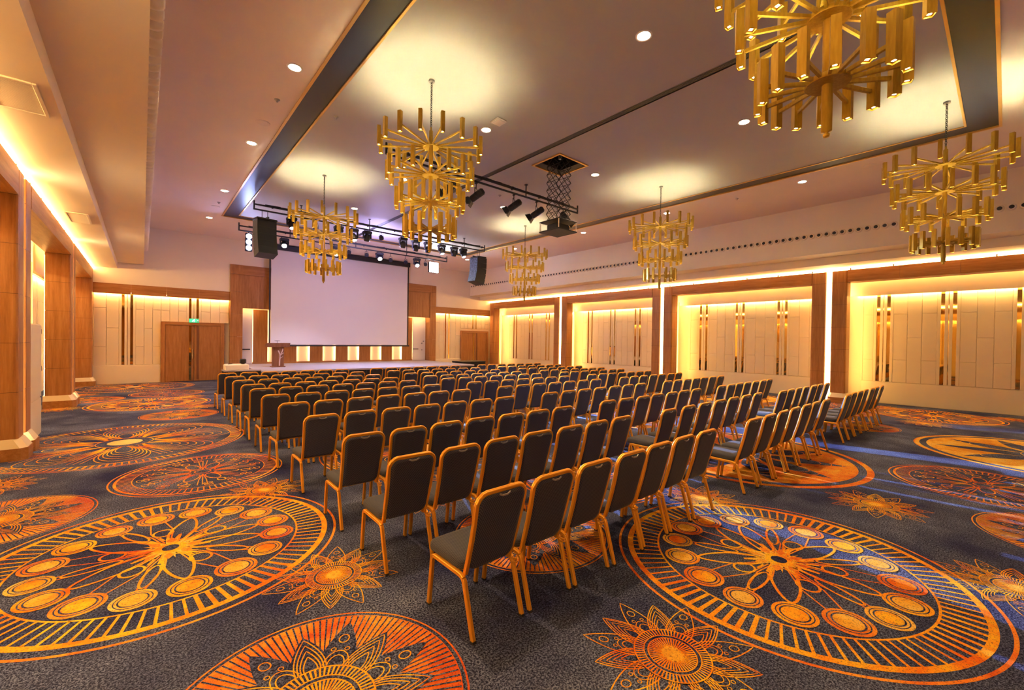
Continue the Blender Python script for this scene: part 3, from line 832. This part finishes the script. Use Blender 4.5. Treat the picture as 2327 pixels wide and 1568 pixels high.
# ------------------------------------------------------------------ downlights and small ceiling items
DL = emis('downlight_lamp', (1.0,.84,.55), 40)
def downlights():
    e = empty('downlight', (0,0,ZC))
    m = MB(); m.lathe([(.085,.01),(.115,-.001),(.115,-.012),(.105,-.016),(.088,-.008)], 24, WHITE); m.obj('rim', e)
    m = MB(); m.lathe([(.001,-.009),(.086,-.009),(.086,-.004),(.001,-.004)], 24, DL); m.obj('lens', e)
    tr = tree(e); first = True
    pos = [(1.82, y, 'left border of the ceiling') for y in (3.6,7.49,11.03,15.16,18.96)] + [(13.15, y, 'right border of the ceiling') for y in (3.6,7.45,11.0,15.12,18.96)] \
        + [(5.30, y, 'inner ceiling left of the air slot') for y in (3.4,7.03,10.7,14.2)] + [(8.80, y, 'inner ceiling right of the air slot') for y in (3.4,7.0,10.7,14.2)]
    n = {}
    for x, y, w in pos:
        n[w] = n.get(w, 0)+1
        o = e if first else copy_tree(e, tr); first = False
        o.location = (x, y, ZC)
        tag(o, 'round warm downlight, %s from the camera in the %s' % (ORD[n[w]-1], w), 'ceiling light', 'recessed warm downlights')
        ld = bpy.data.lights.new('downlight_beam', 'SPOT'); ld.energy = 150; ld.color = (1,.60,.27); ld.spot_size = radians(118); ld.spot_blend = .9; ld.shadow_soft_size = .08
        lo = bpy.data.objects.new('downlight_beam', ld); COL.objects.link(lo); lo.location = (x, y, ZC-.03); lo['kind'] = 'structure'
downlights()
def ceiling_bits():
    for x, y, l in ((5.27,6.59,'flat square white detector plate beside the second downlight'),):
        e = empty('ceiling_plate', (x,y,ZC), l, 'ceiling plate'); m = MB(); m.bbox(-.12,.12,-.12,.12,-.035,0,WHITE,.012); m.obj('cover', e)
        m = MB(); m.bbox(-.09,.09,-.09,.09,-.04,-.034,CEIL_OUT,.004); m.obj('face', e)
    for x, y, l in ((1.82,9.84,'left ceiling border between two downlights'),(13.11,2.22,'right ceiling border above the far right chandelier'),(1.82,17.2,'left ceiling border near the stage'),(13.15,9.3,'right ceiling border beyond the projector lift')):
        m = MB(); m.lathe([(.001,-.012),(.11,-.012),(.125,-.004),(.125,.006)], 28, CEIL_OUT, c=(x,y,ZC)); o = m.obj('ceiling_speaker'); tag(o, 'flat round ceiling speaker in the '+l, 'speaker', 'round ceiling speakers')
    for x, y, l in ((1.83,8.71,'left border of the ceiling'),(2.83,8.6,'inner ceiling beside the navy band'),(8.0,9.9,'inner ceiling beyond the projector hatch'),(13.3,5.3,'right border of the ceiling'),(6.2,12.6,'inner ceiling left of the air slot'),(1.84,16.6,'left border of the ceiling near the stage')):
        m = MB(); m.lathe([(.001,-.05),(.018,-.048),(.022,-.02),(.045,-.012),(.05,.006)], 16, GREY, c=(x,y,ZC)); o = m.obj('mounted_sprinkler'); tag(o, 'small sprinkler head in the '+l, 'sprinkler', 'ceiling sprinklers')
    for x0, x1, y0, y1, l in ((-1.25,-.83,6.55,7.42,'nearer of the two vents in the left soffit'),(-1.25,-.88,12.85,13.9,'farther of the two vents in the left soffit')):
        e = empty('soffit_vent', ((x0+x1)/2,(y0+y1)/2,4.46), 'rectangular cream air vent, '+l, 'air vent'); a, b = (x1-x0)/2, (y1-y0)/2
        m = MB()
        for p in ((-a,-a+.035,-b,b),(a-.035,a,-b,b),(-a+.035,a-.035,-b,-b+.035),(-a+.035,a-.035,b-.035,b)): m.bbox(*p, -.018, 0, PLASTER, .004)
        m.obj('vent_frame', e)
        m = MB(); m.box(-a+.03,a-.03,-b+.03,b-.03,-.003,.0,GREY); x = -a+.04
        y = -b+.04
        while y < b-.045: m.box(-a+.035,a-.035,y,y+.008,-.012,-.002,PLASTER); y += .022
        m.obj('vent_louvre', e)
ceiling_bits()

def nozzles():
    for side, x, s in (('right', FR, -1), ('left', FL, 1)):
        m = MB(); R = Matrix.Rotation(pi/2*s, 4, 'Y')
        m.lathe([(.084,-.01),(.084,.012),(.078,.036),(.066,.052),(.056,.055)], 18, PLASTER, M=R)
        if s > 0: m = MB(); m.lathe([(.088,-.01),(.088,.03),(.080,.075),(.060,.108),(.035,.125),(.028,.12)], 18, PLASTER, M=R)
        base = m.mesh('nozzle_ring')
        m = MB(); m.lathe([(.001,.066),(.030,.064),(.042,.061),(.048,.054),(.044,.04)] if s < 0 else [(.001,.122),(.028,.122),(.03,.118)], 16, BLACK, M=R); core = m.mesh('nozzle_core')
        y = -.6 if s < 0 else 2.2; n = 0
        while y < 22.2:
            e = empty('air_nozzle', (x, y, 5.275), 'round black-centred air nozzle in the long row along the right bulkhead' if s < 0 else 'cream domed air nozzle in the row along the left bulkhead edge', 'air nozzle', 'air nozzles along the %s bulkhead' % side)
            for me in (base, core):
                o = bpy.data.objects.new(me.name.split('.')[0], me); COL.objects.link(o); o.parent = e
            y += .193
nozzles()

# ------------------------------------------------------------------ projector lift in its hatch
def lift():
    e = empty('hanging_projector_lift', (7.70,7.24,4.55), 'black scissor lift with projector lowered from the ceiling hatch', 'projector lift')
    ox, oy, oz = 7.70, 7.24, 4.55
    def P(x, y, z): return (x, y, z-oz)
    m = MB(); h = .33
    m.bbox(-h,h,-h,h,0,.03,BLACKP,.006); m.obj('bottom_tray', e)
    m = MB(); m.bbox(-h,h,-h,h,.24,.262,BLACKP,.006); m.obj('top_tray', e)
    m = MB()
    for sx in (-1,1):
        for sy in (-1,1): m.cyl((sx*(h-.02),sy*(h-.02),.03), (sx*(h-.02),sy*(h-.02),.24), .012, n=8, mat=WHITECLOTH)
    m.obj('corner_post', e)
    m = MB(); m.bbox(-.22,.22,-.18,.18,.03,.19,BLACKP,.02); o = m.obj('projector', e)
    m = MB(); m.cyl((.0,.18,.11), (.0,.23,.11), .05, .055, 18, BLACK); m.cyl((.0,.228,.11),(.0,.232,.11),.04,n=16,mat=MIRROR); m.obj('lens', o)
    m = MB(); z0, z1 = .27, 1.78; n = 8; dz = (z1-z0)/n
    for sy in (-.20, .20):
        for k in range(n):
            a, b = z0+k*dz, z0+(k+1)*dz
            for off in (-.22, 0): 
                m.cyl((off,sy,a), (off+.22,sy,b), .008, n=6, mat=BLACK); m.cyl((off+.22,sy,a), (off,sy,b), .008, n=6, mat=BLACK)
    for sx in (-.22, .22):
        for k in range(n):
            a, b = z0+k*dz, z0+(k+1)*dz
            m.cyl((sx,-.2,a), (sx,0,b), .006, n=6, mat=BLACK); m.cyl((sx,.2,a), (sx,0,b), .006, n=6, mat=BLACK)
    m.obj('scissor_arm', e)
    m = MB()
    for k in range(0, n+1):
        for sx in (-.22, .22): m.cyl((sx,-.2,z0+k*dz), (sx,.2,z0+k*dz), .006, n=6, mat=BLACK)
    m.obj('cross_bar', e)
    m = MB()
    for k in range(26):
        a = k*.9; zz = z0+k*.056; m.cyl((.05*cos(a),.05*sin(a),zz), (.05*cos(a+.9),.05*sin(a+.9),zz+.056), .009, n=6, mat=BLACK)
    m.obj('cable', e)
    # hatch
    H = empty('ceiling_hatch', ((HX0+HX1)/2,(HY0+HY1)/2,ZC), 'open square ceiling hatch with dark inside above the projector lift', 'ceiling hatch')
    a, b = (HX1-HX0)/2, (HY1-HY0)/2
    m = MB()
    for p in ((-a-.03,-a+.015,-b-.03,b+.03),(a-.015,a+.03,-b-.03,b+.03),(-a+.015,a-.015,-b-.03,-b+.015),(-a+.015,a-.015,b-.015,b+.03)): m.box(*p, -.025, .0, GOLDTRIM)
    m.obj('hatch_frame', H)
    m = MB()
    for p in ((-a-.02,-a,-b-.02,b+.02),(a,a+.02,-b-.02,b+.02),(-a,a,-b-.02,-b),(-a,a,b,b+.02)): m.box(*p, .13, .75, BLACKP)
    m.box(-a,a,-b,b,.75,.78,BLACKP); m.obj('hatch_well', H)
    m = MB()
    for y in (-.25,.1): m.box(-a+.01,a-.01,y,y+.04,.45,.49,GREY)
    m.box(-.05,.02,-.05,.02,.13,.75,GREY)
    m.obj('hatch_bracket', H)
lift()

# ------------------------------------------------------------------ lighting rigs
def rig(y, x0, x1, zt, zb, drops, label):
    e = empty('lighting_rig', ((x0+x1)/2, y, zt), label, 'lighting rig', None); cx = (x0+x1)/2
    for z, nm in ((0,'pipe'),(zb-zt,'pipe')):
        m = MB(); m.cyl((x0-cx,0,z), (x1-cx,0,z), .026, n=10, mat=BLACK)
        if z == 0:
            rr = random.Random(int(y*10)); x = x0-cx+.3
            while x < x1-cx-.4:
                w = rr.uniform(.25,.5); m.cyl((x,.01,.03), (x+w,.01,.026+rr.uniform(-.006,.02)), .022, n=8, mat=BLACKP); x += w*.95
        m.obj(nm, e)
    for x in (x0-cx, x1-cx):
        m = MB(); p = [(x,0,.10),(x,0,.0),(x,.0,zb-zt+.03),(x,0,zb-zt-.01)]; m.cyl((x,0,.11),(x,0,zb-zt-.02),.024,n=10,mat=BLACK); m.obj('end_bar', e)
    for x in drops:
        m = MB(); m.cyl((x-cx,0,zb-zt-.02), (x-cx,0,ZC-zt), .016, n=8, mat=BLACK); m.cyl((x-cx,0,ZC-zt-.015), (x-cx,0,ZC-zt), .05, n=14, mat=BLACK); m.obj('hanger', e)
    x = x0-cx+.5
    while x < x1-cx: 
        m = MB(); m.box(x-.02,x+.02,-.035,.035,-.04,.04,BLACKP); m.obj('socket', e); x += 1.02
    return e
rig(8.74, 3.93, 10.15, 5.98, 5.86, (5.2, 7.99), 'black pipe rig crossing the inner ceiling beyond the front chandelier')
rig(15.1, 2.57, 11.38, 5.96, 5.81, (3.9, 6.19, 8.6, 10.3), 'long black pipe rig nearer the audience of the two before the screen')
rig(18.15, 2.62, 11.36, 5.90, 5.74, (4.3, 6.85, 9.2), 'long black pipe rig above the stage front, closest to the screen')

COOL = emis('cool_lamp', (.80,.90,1.0), 55); COOLB = emis('blue_lamp', (.42,.50,1.0), 40); COOLD = emis('cool_lamp_dim', (.75,.85,1.0), 6)
WARML = emis('tungsten_lamp', (1,.75,.45), 20)
def barndoor(x, y, z, label, aim=(-.5,.72,-.55)):
    """profile spotlight with barn doors hung from a yoke"""
    e = empty('stage_spotlight', (x, y, z), label, 'stage light', 'barn-door spotlights on the middle rig')
    d = Vector(aim).normalized(); q = d.to_track_quat('Z', 'Y').to_matrix().to_4x4()
    m = MB(); m.lathe([(.001,-.24),(.055,-.235),(.085,-.20),(.088,.12),(.075,.16),(.001,.162)], 18, BLACK, M=q)
    for k in range(6): m.lathe([(.086,-.19+.035*k),(.093,-.187+.035*k),(.093,-.175+.035*k),(.086,-.172+.035*k)], 18, BLACKP, M=q)
    m.obj('housing', e)
    m = MB(); m.lathe([(.001,.163),(.068,.163),(.068,.168),(.001,.168)], 16, GREY, M=q); m.obj('lens', e)
    for k in range(4):
        R = q @ Matrix.Rotation(k*pi/2, 4, 'Z'); vs = [(-.07,.075,.16),(.07,.075,.16),(.10,.125,.29),(-.10,.125,.29),(-.07,.080,.16),(.07,.080,.16),(.10,.130,.29),(-.10,.130,.29)]
        m = MB(); m.add([R @ Vector(v) for v in vs], [(0,1,2,3),(7,6,5,4),(0,4,5,1),(1,5,6,2),(2,6,7,3),(3,7,4,0)], BLACK); m.obj('barn_door', e)
    side = d.cross(Vector((0,0,1))).normalized(); h = 5.86-z
    m = MB(); s = 0
    for s in (-1,1): m.cyl(side*.105*s, side*.105*s+Vector((0,0,.18)), .009, n=6, mat=BLACK)
    m.cyl(side*-.105+Vector((0,0,.18)), side*.105+Vector((0,0,.18)), .009, n=6, mat=BLACK)
    m.cyl((0,0,.18), (0,0,h-.05), .012, n=8, mat=BLACK); m.box(-.02,.02,-.035,.035,h-.06,h-.0265,BLACKP); m.obj('yoke', e)
for i, (x, z) in enumerate([(5.50,5.50),(6.30,5.50),(7.55,5.52),(8.40,5.50),(9.62,5.60)]):
    barndoor(x, 8.74, z, 'black barn-door spotlight, %s on the rig below the projector hatch' % (('leftmost, behind the front chandelier','second from left','third from left','fourth from left','rightmost, behind the projector')[i]), (-.5,.72,-.55) if i < 4 else (.1,-.5,-.6))

def moving_head(x, y, z, zr, label, group, lamp, tilt=(0,-.5,-.86), big=1.0):
    e = empty('hanging_moving_head_light', (x, y, z), label, 'stage light', group)
    h = zr-z; b = big
    m = MB(); m.bbox(-.14*b,.14*b,-.11*b,.11*b,h-.16,h-.06,BLACKP,.02); m.cyl((-.09,0,h-.06),(-.09,0,h-.0265),.012,n=6,mat=BLACK); m.cyl((.09,0,h-.06),(.09,0,h-.0265),.012,n=6,mat=BLACK); m.obj('base', e)
    for s in (-1,1):
        m = MB(); m.bbox(s*.125*b-.02,s*.125*b+.02,-.05,.05,-.03,h-.15,BLACKP,.01); m.obj('yoke_arm', e)
    d = Vector(tilt).normalized(); q = d.to_track_quat('Z', 'Y').to_matrix().to_4x4()
    m = MB(); m.lathe([(.001,-.12*b),(.07*b,-.115*b),(.098*b,-.05*b),(.098*b,.09*b),(.085*b,.125*b),(.075*b,.12*b)], 18, BLACK, M=q); m.obj('head', e)
    m = MB(); m.lathe([(.001,.118*b),(.074*b,.118*b),(.074*b,.123*b),(.001,.123*b)], 18, lamp, M=q); m.obj('lens', e)
    return e
def par(x, y, z, zr, label, group, lamp, tilt=(0,-.45,-.9)):
    e = empty('hanging_par_light', (x, y, z), label, 'stage light', group); h = zr-z
    d = Vector(tilt).normalized(); q = d.to_track_quat('Z', 'Y').to_matrix().to_4x4()
    m = MB(); m.lathe([(.001,-.10),(.04,-.095),(.075,-.03),(.085,.07),(.078,.07)], 16, BLACK, M=q); m.obj('can', e)
    m = MB(); m.lathe([(.001,.06),(.078,.06),(.078,.066),(.001,.066)], 16, lamp, M=q); m.obj('lens', e)
    m = MB()
    for s in (-1,1): m.cyl((s*.095,0,0),(s*.06,0,.13),.006,n=6,mat=BLACK)
    m.cyl((-.06,0,.13),(.06,0,.13),.006,n=6,mat=BLACK); m.cyl((0,0,.13),(0,0,h-.0265),.010,n=6,mat=BLACK); m.obj('bracket', e)
g2 = 'stage lights on the audience-side rig'; g3 = 'stage lights on the screen-side rig'
RIG2 = [(3.62,5.52,'m',COOLD,'with a white lens, leftmost beside the left speaker'),(4.35,5.60,'p',BLACKP,'dark and small, second from left'),(5.10,5.58,'m',BLACK,'dark, behind the middle chandelier'),(5.62,5.46,'m',COOLD,'with pale lens right of the middle chandelier'),
        (6.10,5.52,'m',BLACK,'dark and compact, below a rig hanger'),(7.50,5.50,'m',BLACK,'dark, under the front chandelier tip'),(8.04,5.45,'m',BLACK,'dark, right of the front chandelier tip'),(8.57,5.47,'m',BLACK,'dark, beside the pale one'),
        (9.20,5.50,'m',COOLD,'with pale lens in the right half'),(9.80,5.50,'m',BLACK,'dark, second from the right end'),(10.26,5.52,'m',COOLD,'with a white lens, rightmost near the right speaker'),(6.63,5.62,'p',BLACKP,'small dark can in the middle')]
for x, z, t, lm, l in RIG2:
    if t == 'm': moving_head(x, 15.1, z, 5.81, 'black moving head light %s, audience-side rig' % l, g2, lm, (.1,-.35,-.93) if lm is COOLD else (0,.3,-.95), 1.05)
    else: par(x, 15.1, z, 5.81, 'black stage lamp %s, audience-side rig' % l, g2, lm)
RIG3 = [(4.10,5.46,'m',COOL,'glowing white, left end beside the speaker'),(5.50,5.46,'p',COOLB,'small violet lamp behind the middle chandelier'),(6.04,5.42,'m',COOL,'glowing white behind the middle chandelier'),(6.56,5.53,'p',COOLB,'small blue-white lamp just right of the middle chandelier'),
        (7.32,5.52,'p',COOLB,'blue-white lamp above the screen centre'),(7.90,5.48,'m',COOL,'bright white head above the screen centre'),(8.42,5.45,'p',COOLB,'small blue-white lamp right of the bright centre head'),
        (9.16,5.44,'p',COOLB,'small violet lamp above the screen corner'),(9.72,5.42,'m',COOL,'bright white head at the right screen corner'),(10.18,5.48,'p',COOLB,'small violet lamp left of the blinder')]
for x, z, t, lm, l in RIG3:
    if t == 'm': moving_head(x, 18.15, z, 5.74, 'black moving head light %s, screen-side rig' % l, g3, lm, (-.15,-.75,-.62), 1.1)
    else: par(x, 18.15, z, 5.74, 'black stage lamp, %s' % l, g3, lm, (-.2,-.7,-.65))
def blinder():
    e = empty('hanging_blinder_light', (10.62,18.15,5.37), 'square blinding white stage light at the right end of the rig', 'stage light')
    m = MB(); m.bbox(-.24,.24,-.02,.12,-.24,.24,BLACK,.02); m.obj('housing', e)
    for i in range(2):
        for j in range(2):
            m = MB(); m.bbox(-.235+.24*i,-.005+.24*i,-.045,-.02,-.235+.24*j,-.005+.24*j,COOL,.01); m.obj('lamp', e)
    m = MB(); m.cyl((0,.05,.24),(0,.05,.39),.014,n=8,mat=BLACK); m.obj('bracket', e)
    e = empty('hanging_led_bar', (2.93,18.15,5.35), 'vertical row of three round blue-white lamps beside the left speaker', 'stage light')
    m = MB(); m.bbox(-.11,.11,-.02,.10,-.33,.33,BLACK,.02); m.obj('housing', e)
    for z in (-.21,0,.21):
        m = MB(); m.lathe([(.001,.0),(.085,.0),(.09,.012),(.001,.014)], 20, COOLB, c=(0,-.02,z), M=Matrix.Rotation(pi/2,4,'X')); m.obj('lamp', e)
    m = MB(); m.cyl((0,.05,.33),(0,.05,.41),.014,n=8,mat=BLACK); m.obj('bracket', e)
blinder()

def line_array(x, y, ztop, rz, label, sg=-1, dp=.20, gm=None):
    e = empty('line_array_speaker', (x,y,ztop), label, 'loudspeaker', 'hanging line array speakers', rz=rz)
    m = MB(); m.bbox(-.29,.29,-.22,.22,-.05,0,BLACK,.01); m.box(-.02,.02,-.3,.3,-.02,.03,BLACK); m.obj('bumper_frame', e)
    z = -.06; y0 = 0; ang = 0
    for k in range(5):
        h = .215; R = Matrix.Translation((0,y0,z)) @ Matrix.Rotation(radians(ang),4,'X')
        m = MB(); vs = [(-.27,-dp,0),(.27,-dp,0),(.27,dp,-.0),(-.27,dp,-.0),(-.27,-dp,-h),(.27,-dp,-h),(.27,dp,-h+.0),(-.27,dp,-h+.0)]
        m.add([R @ Vector(v) for v in vs], [(0,1,2,3),(7,6,5,4),(1,5,6,2),(2,6,7,3),(3,7,4,0),(0,4,5,1)], BLACK); c = m.obj('cabinet', e)
        m = MB(); vs = [(-.25,-dp-.006,-.012),(.25,-dp-.006,-.012),(.25,-dp-.006,-h+.012),(-.25,-dp-.006,-h+.012)]; m.add([R @ Vector(v) for v in vs]+[R @ Vector((v[0],v[1]+.008,v[2])) for v in vs], [(3,2,1,0),(4,5,6,7),(0,1,5,4),(2,3,7,6),(1,2,6,5),(3,0,4,7)], gm or GRILLE); m.obj('grille', c)
        z -= (h+.004)*cos(radians(ang)); y0 += (h+.004)*sin(radians(-ang))*-1; ang += sg*(2.0 if k < 1 else 4.5)
    m = MB()
    for s in (-.08,.08): m.cyl((s,0,.0), (s,0,5.784-ztop), .008, n=6, mat=BLACK)
    m.obj('hanging_cable', e)
line_array(2.86, 15.1, 5.54, radians(8), 'black line array speaker hanging at the left of the screen', gm=mat('speaker_black', (.010,.012,.022), .5))
line_array(11.05, 15.1, 5.50, radians(-88), 'curved black line array speaker hanging at the right of the screen', -1, .25)

# ------------------------------------------------------------------ stage, screen, lectern, tables
def stage():
    e = empty('stage', (8.1,20.2,0), 'low stage with grey carpet top and black front', 'stage')
    m = MB(); m.bbox(-4.8,4.8,-2.35,3.2,.56,.64,STAGETOP,.012); m.obj('stage_deck', e)
    m = MB(); m.box(-4.78,4.78,-2.33,2.1,0,.56,CLOTH); m.obj('front_skirt', e)
stage()
def screen():
    x0, x1, y = 4.41, 11.32, 22.1; z0, z1 = 1.50, 5.93
    e = empty('projection_screen', ((x0+x1)/2, y, z0), 'large white projection screen with black borders above the stage', 'projection screen'); w = (x1-x0)/2; H = z1-z0
    m = MB(); m.box(-w+.05,w-.05,-.004,.004,.06,H,SCREEN); m.obj('screen_surface', e)
    for s in (-1,1):
        m = MB(); m.box(s*w-.03,s*w+.03,-.012,.006,.06,H,BLACKP); m.obj('side_border', e)
    m = MB(); m.bbox(-w-.10,w+.10,-.035,.03,-.02,.055,BLACKP,.015); m.obj('bottom_bar', e)
    m = MB(); m.bbox(-w-.06,w+.06,-.14,.12,H,H+.24,BLACK,.02); m.obj('roller_case', e)
    m = MB()
    for s in (-w+.4,0,w-.4): m.cyl((s,0,H+.24),(s,0,ZC-z0),.014,n=6,mat=BLACK)
    m.obj('hanger', e)
screen()
def lectern():
    e = empty('lectern', (4.35,20.2,.64), 'dark wooden lectern with pale carved emblem on the stage', 'lectern')
    m = MB(); m.bbox(-.26,.26,-.20,.22,0,.035,WDARK,.01); m.obj('base', e)
    m = MB(); m.prism([(-.19,-.13),(.02,-.17),(.21,-.13),(.21,.18),(-.19,.18)], 'z', .035, .84, WDARK); m.obj('column', e)
    m = MB(); vs = [(-.42,-.22,.84),(.40,-.22,.84),(.40,.24,.84),(-.42,.24,.84),(-.45,-.25,1.02),(.43,-.25,1.02),(.43,.26,.93),(-.45,.26,.93)]
    m.add(vs, [(3,2,1,0),(4,5,6,7),(0,1,5,4),(1,2,6,5),(2,3,7,6),(3,0,4,7)], WDARK); m.obj('desk_top', e)
    PALE = mat('pale_inlay', (.62,.42,.36), .4)
    m = MB()
    def st(p, w, mt): v, f = ribbon(p, w); m.add([(a,-.178,b) for a, b in v]+[(a,-.165,b) for a, b in v], [tuple(q) for q in f]+[(2*i,2*i+2,2*i+2+len(v),2*i+len(v)) for i in range(len(p)-1)]+[(2*i+1,2*i+1+len(v),2*i+3+len(v),2*i+3) for i in range(len(p)-1)], mt)
    st([(.03,.06),(.035,.25),(.05,.42),(.04,.55),(.0,.66),(-.03,.70)], .045, PALE); st([(.05,.42),(.08,.55),(.14,.68),(.16,.78)], .035, PALE); st([(.07,.50),(.15,.58),(.19,.60)], .022, PALE); st([(.045,.36),(.12,.42),(.16,.44)], .018, PALE)
    m.obj('carved_emblem', e)
    m = MB(); m.cyl((.0,.1,.98),(-.02,.02,1.10),.006,n=6,mat=BLACK); m.lathe([(.001,-.012),(.10,-.008),(.11,0),(.10,.006),(.001,.008)],20,BLACK,c=(-.02,0,1.11)); m.obj('microphone', e)
lectern()
def console():
    e = empty('side_platform', (2.72,18.15,0), 'black-skirted side platform at the left end of the stage', 'platform')
    m = MB(); m.box(-.54,.56,-.35,.35,0,.66,CLOTH); m.obj('skirt', e)
    m = MB(); m.bbox(-.56,.58,-.37,.37,.66,.70,STAGETOP,.01); m.obj('top', e)
    e = empty('control_desk', (2.56,18.1,.70), 'white-clothed control desk on the side platform at left', 'desk')
    m = MB(); m.bbox(-.36,.36,-.26,.26,0,.20,WHITECLOTH,.02); m.obj('cloth_front', e)
    m = MB(); vs = [(-.34,-.24,.20),(.34,-.24,.20),(.34,.24,.20),(-.34,.24,.20),(-.30,.20,.215),(.30,.20,.215)]; m.add(vs, [(0,1,5,4),(1,2,5),(2,3,4,5),(3,0,4)], WHITECLOTH); m.obj('cloth_top', e)
    e = empty('monitor', (2.74,17.92,.917), 'small dark monitor standing on the white control desk', 'monitor')
    m = MB(); vs = [(-.10,-.06,.0),(.09,-.08,.0),(.11,.06,.03),(-.08,.08,.03),(-.12,-.05,.14),(.02,-.08,.20),(.10,.05,.18),(-.08,.08,.17),(.13,-.04,.10)]
    m.bbox(-.10,.10,-.05,.05,.02,.19,BLACKP,.03); m.obj('housing', e)
    m = MB(); m.bbox(-.05,.05,-.04,.05,0,.022,BLACKP,.008); m.obj('foot', e)
    m = MB(); m.cyl((0,0,0),(.12,-.05,.02),.014,n=8,mat=BLACKP); o = m.obj('microphone'); o.location = (2.30,17.96,.926); tag(o, 'dark handheld microphone lying on the left edge of the control desk', 'microphone')
    e = empty('stage_steps', (13.70,19.5,0), 'black stage steps at the right end of the stage', 'steps')
    m = MB(); m.box(-.75,.78,-.5,.5,0,.70,CLOTH); m.obj('skirt', e)
    m = MB(); m.bbox(-.77,.80,-.52,.52,.70,.735,BLACK,.008); m.obj('top', e)
console()
def cabinet():
    e = empty('white_cabinet', (-1.68,11.42,0), 'tall white cabinet standing in the left wall recess', 'cabinet')
    m = MB(); m.bbox(-.22,.22,-.52,.56,0,2.08,DADO,.012); m.obj('carcass', e)
    m = MB(); m.bbox(.222,.236,-.50,.54,.72,2.06,PAD,.006); m.obj('door', e)
    m = MB(); m.bbox(.222,.236,-.50,.54,.03,.70,PAD,.006); m.obj('lower_panel', e)
    for z in (.45,1.2,1.9):
        m = MB(); m.box(.20,.24,.555,.566,z,z+.09,GREY); m.obj('hinge', e)
cabinet()

# ------------------------------------------------------------------ real lights of the place
def light(kind, name, loc, energy, col, aim=None, **k):
    d = bpy.data.lights.new(name, kind); d.energy = energy; d.color = col
    for a, v in k.items(): setattr(d, a, v)
    o = bpy.data.objects.new(name, d); COL.objects.link(o); o.location = loc; o['kind'] = 'structure'
    if aim is not None: o.rotation_euler = (Vector(aim)-Vector(loc)).to_track_quat('-Z', 'Y').to_euler()
    return o
# stage spots towards the deck and the screen
for x, t in ((4.10,(5.2,20.5,.64)),(6.04,(7.2,19.6,.64)),(7.90,(8.4,19.4,.64)),(9.72,(10.0,19.8,.64))):
    light('SPOT', 'stage_beam', (x,18.05,5.35), 420, (.72,.68,1.0), t, spot_size=radians(62), spot_blend=.8, shadow_soft_size=.08)
# moving heads and the blinder thrown over the audience
light('SPOT', 'blinder_beam', (10.62,17.98,5.36), 15000, (.36,.55,1.0), (9.3,9.3,0), spot_size=radians(26), spot_blend=.6, shadow_soft_size=.10)
light('SPOT', 'head_beam', (6.04,17.92,5.38), 26000, (.38,.60,1.0), (10.2,2.2,0), spot_size=radians(27), spot_blend=.6, shadow_soft_size=.05)
light('SPOT', 'head_beam', (7.90,17.92,5.40), 15000, (.34,.52,1.0), (5.6,3.4,0), spot_size=radians(24), spot_blend=.6, shadow_soft_size=.05)
light('POINT', 'rig_glow', (7.2,16.6,5.3), 95, (.50,.42,1.0), shadow_soft_size=.4)

# ------------------------------------------------------------------ world and view
w = bpy.data.worlds.new('world'); SC.world = w; w.use_nodes = True
w.node_tree.nodes['Background'].inputs[0].default_value = (1,.75,.6,1); w.node_tree.nodes['Background'].inputs[1].default_value = .0
SC.view_settings.view_transform = 'Standard'; SC.view_settings.look = 'None'; SC.view_settings.gamma = 1
SC.view_settings.use_curve_mapping = False; SC.view_settings.exposure = 1.55
cy = SC.cycles
cy.use_denoising = True; cy.max_bounces = 5; cy.diffuse_bounces = 4; cy.glossy_bounces = 2; cy.adaptive_threshold = .03; cy.transmission_bounces = 2
cy.sample_clamp_indirect = 10; cy.caustics_reflective = False; cy.caustics_refractive = False; cy.use_light_tree = False
# tiny visible lamp faces whose light is carried by the beams above need no direct sampling
for nm in ('chandelier_lamp_down', 'exit_green', 'exit_white', 'cool_lamp', 'blue_lamp', 'cool_lamp_dim', 'downlight_lamp'):
    bpy.data.materials[nm].cycles.emission_sampling = 'NONE'
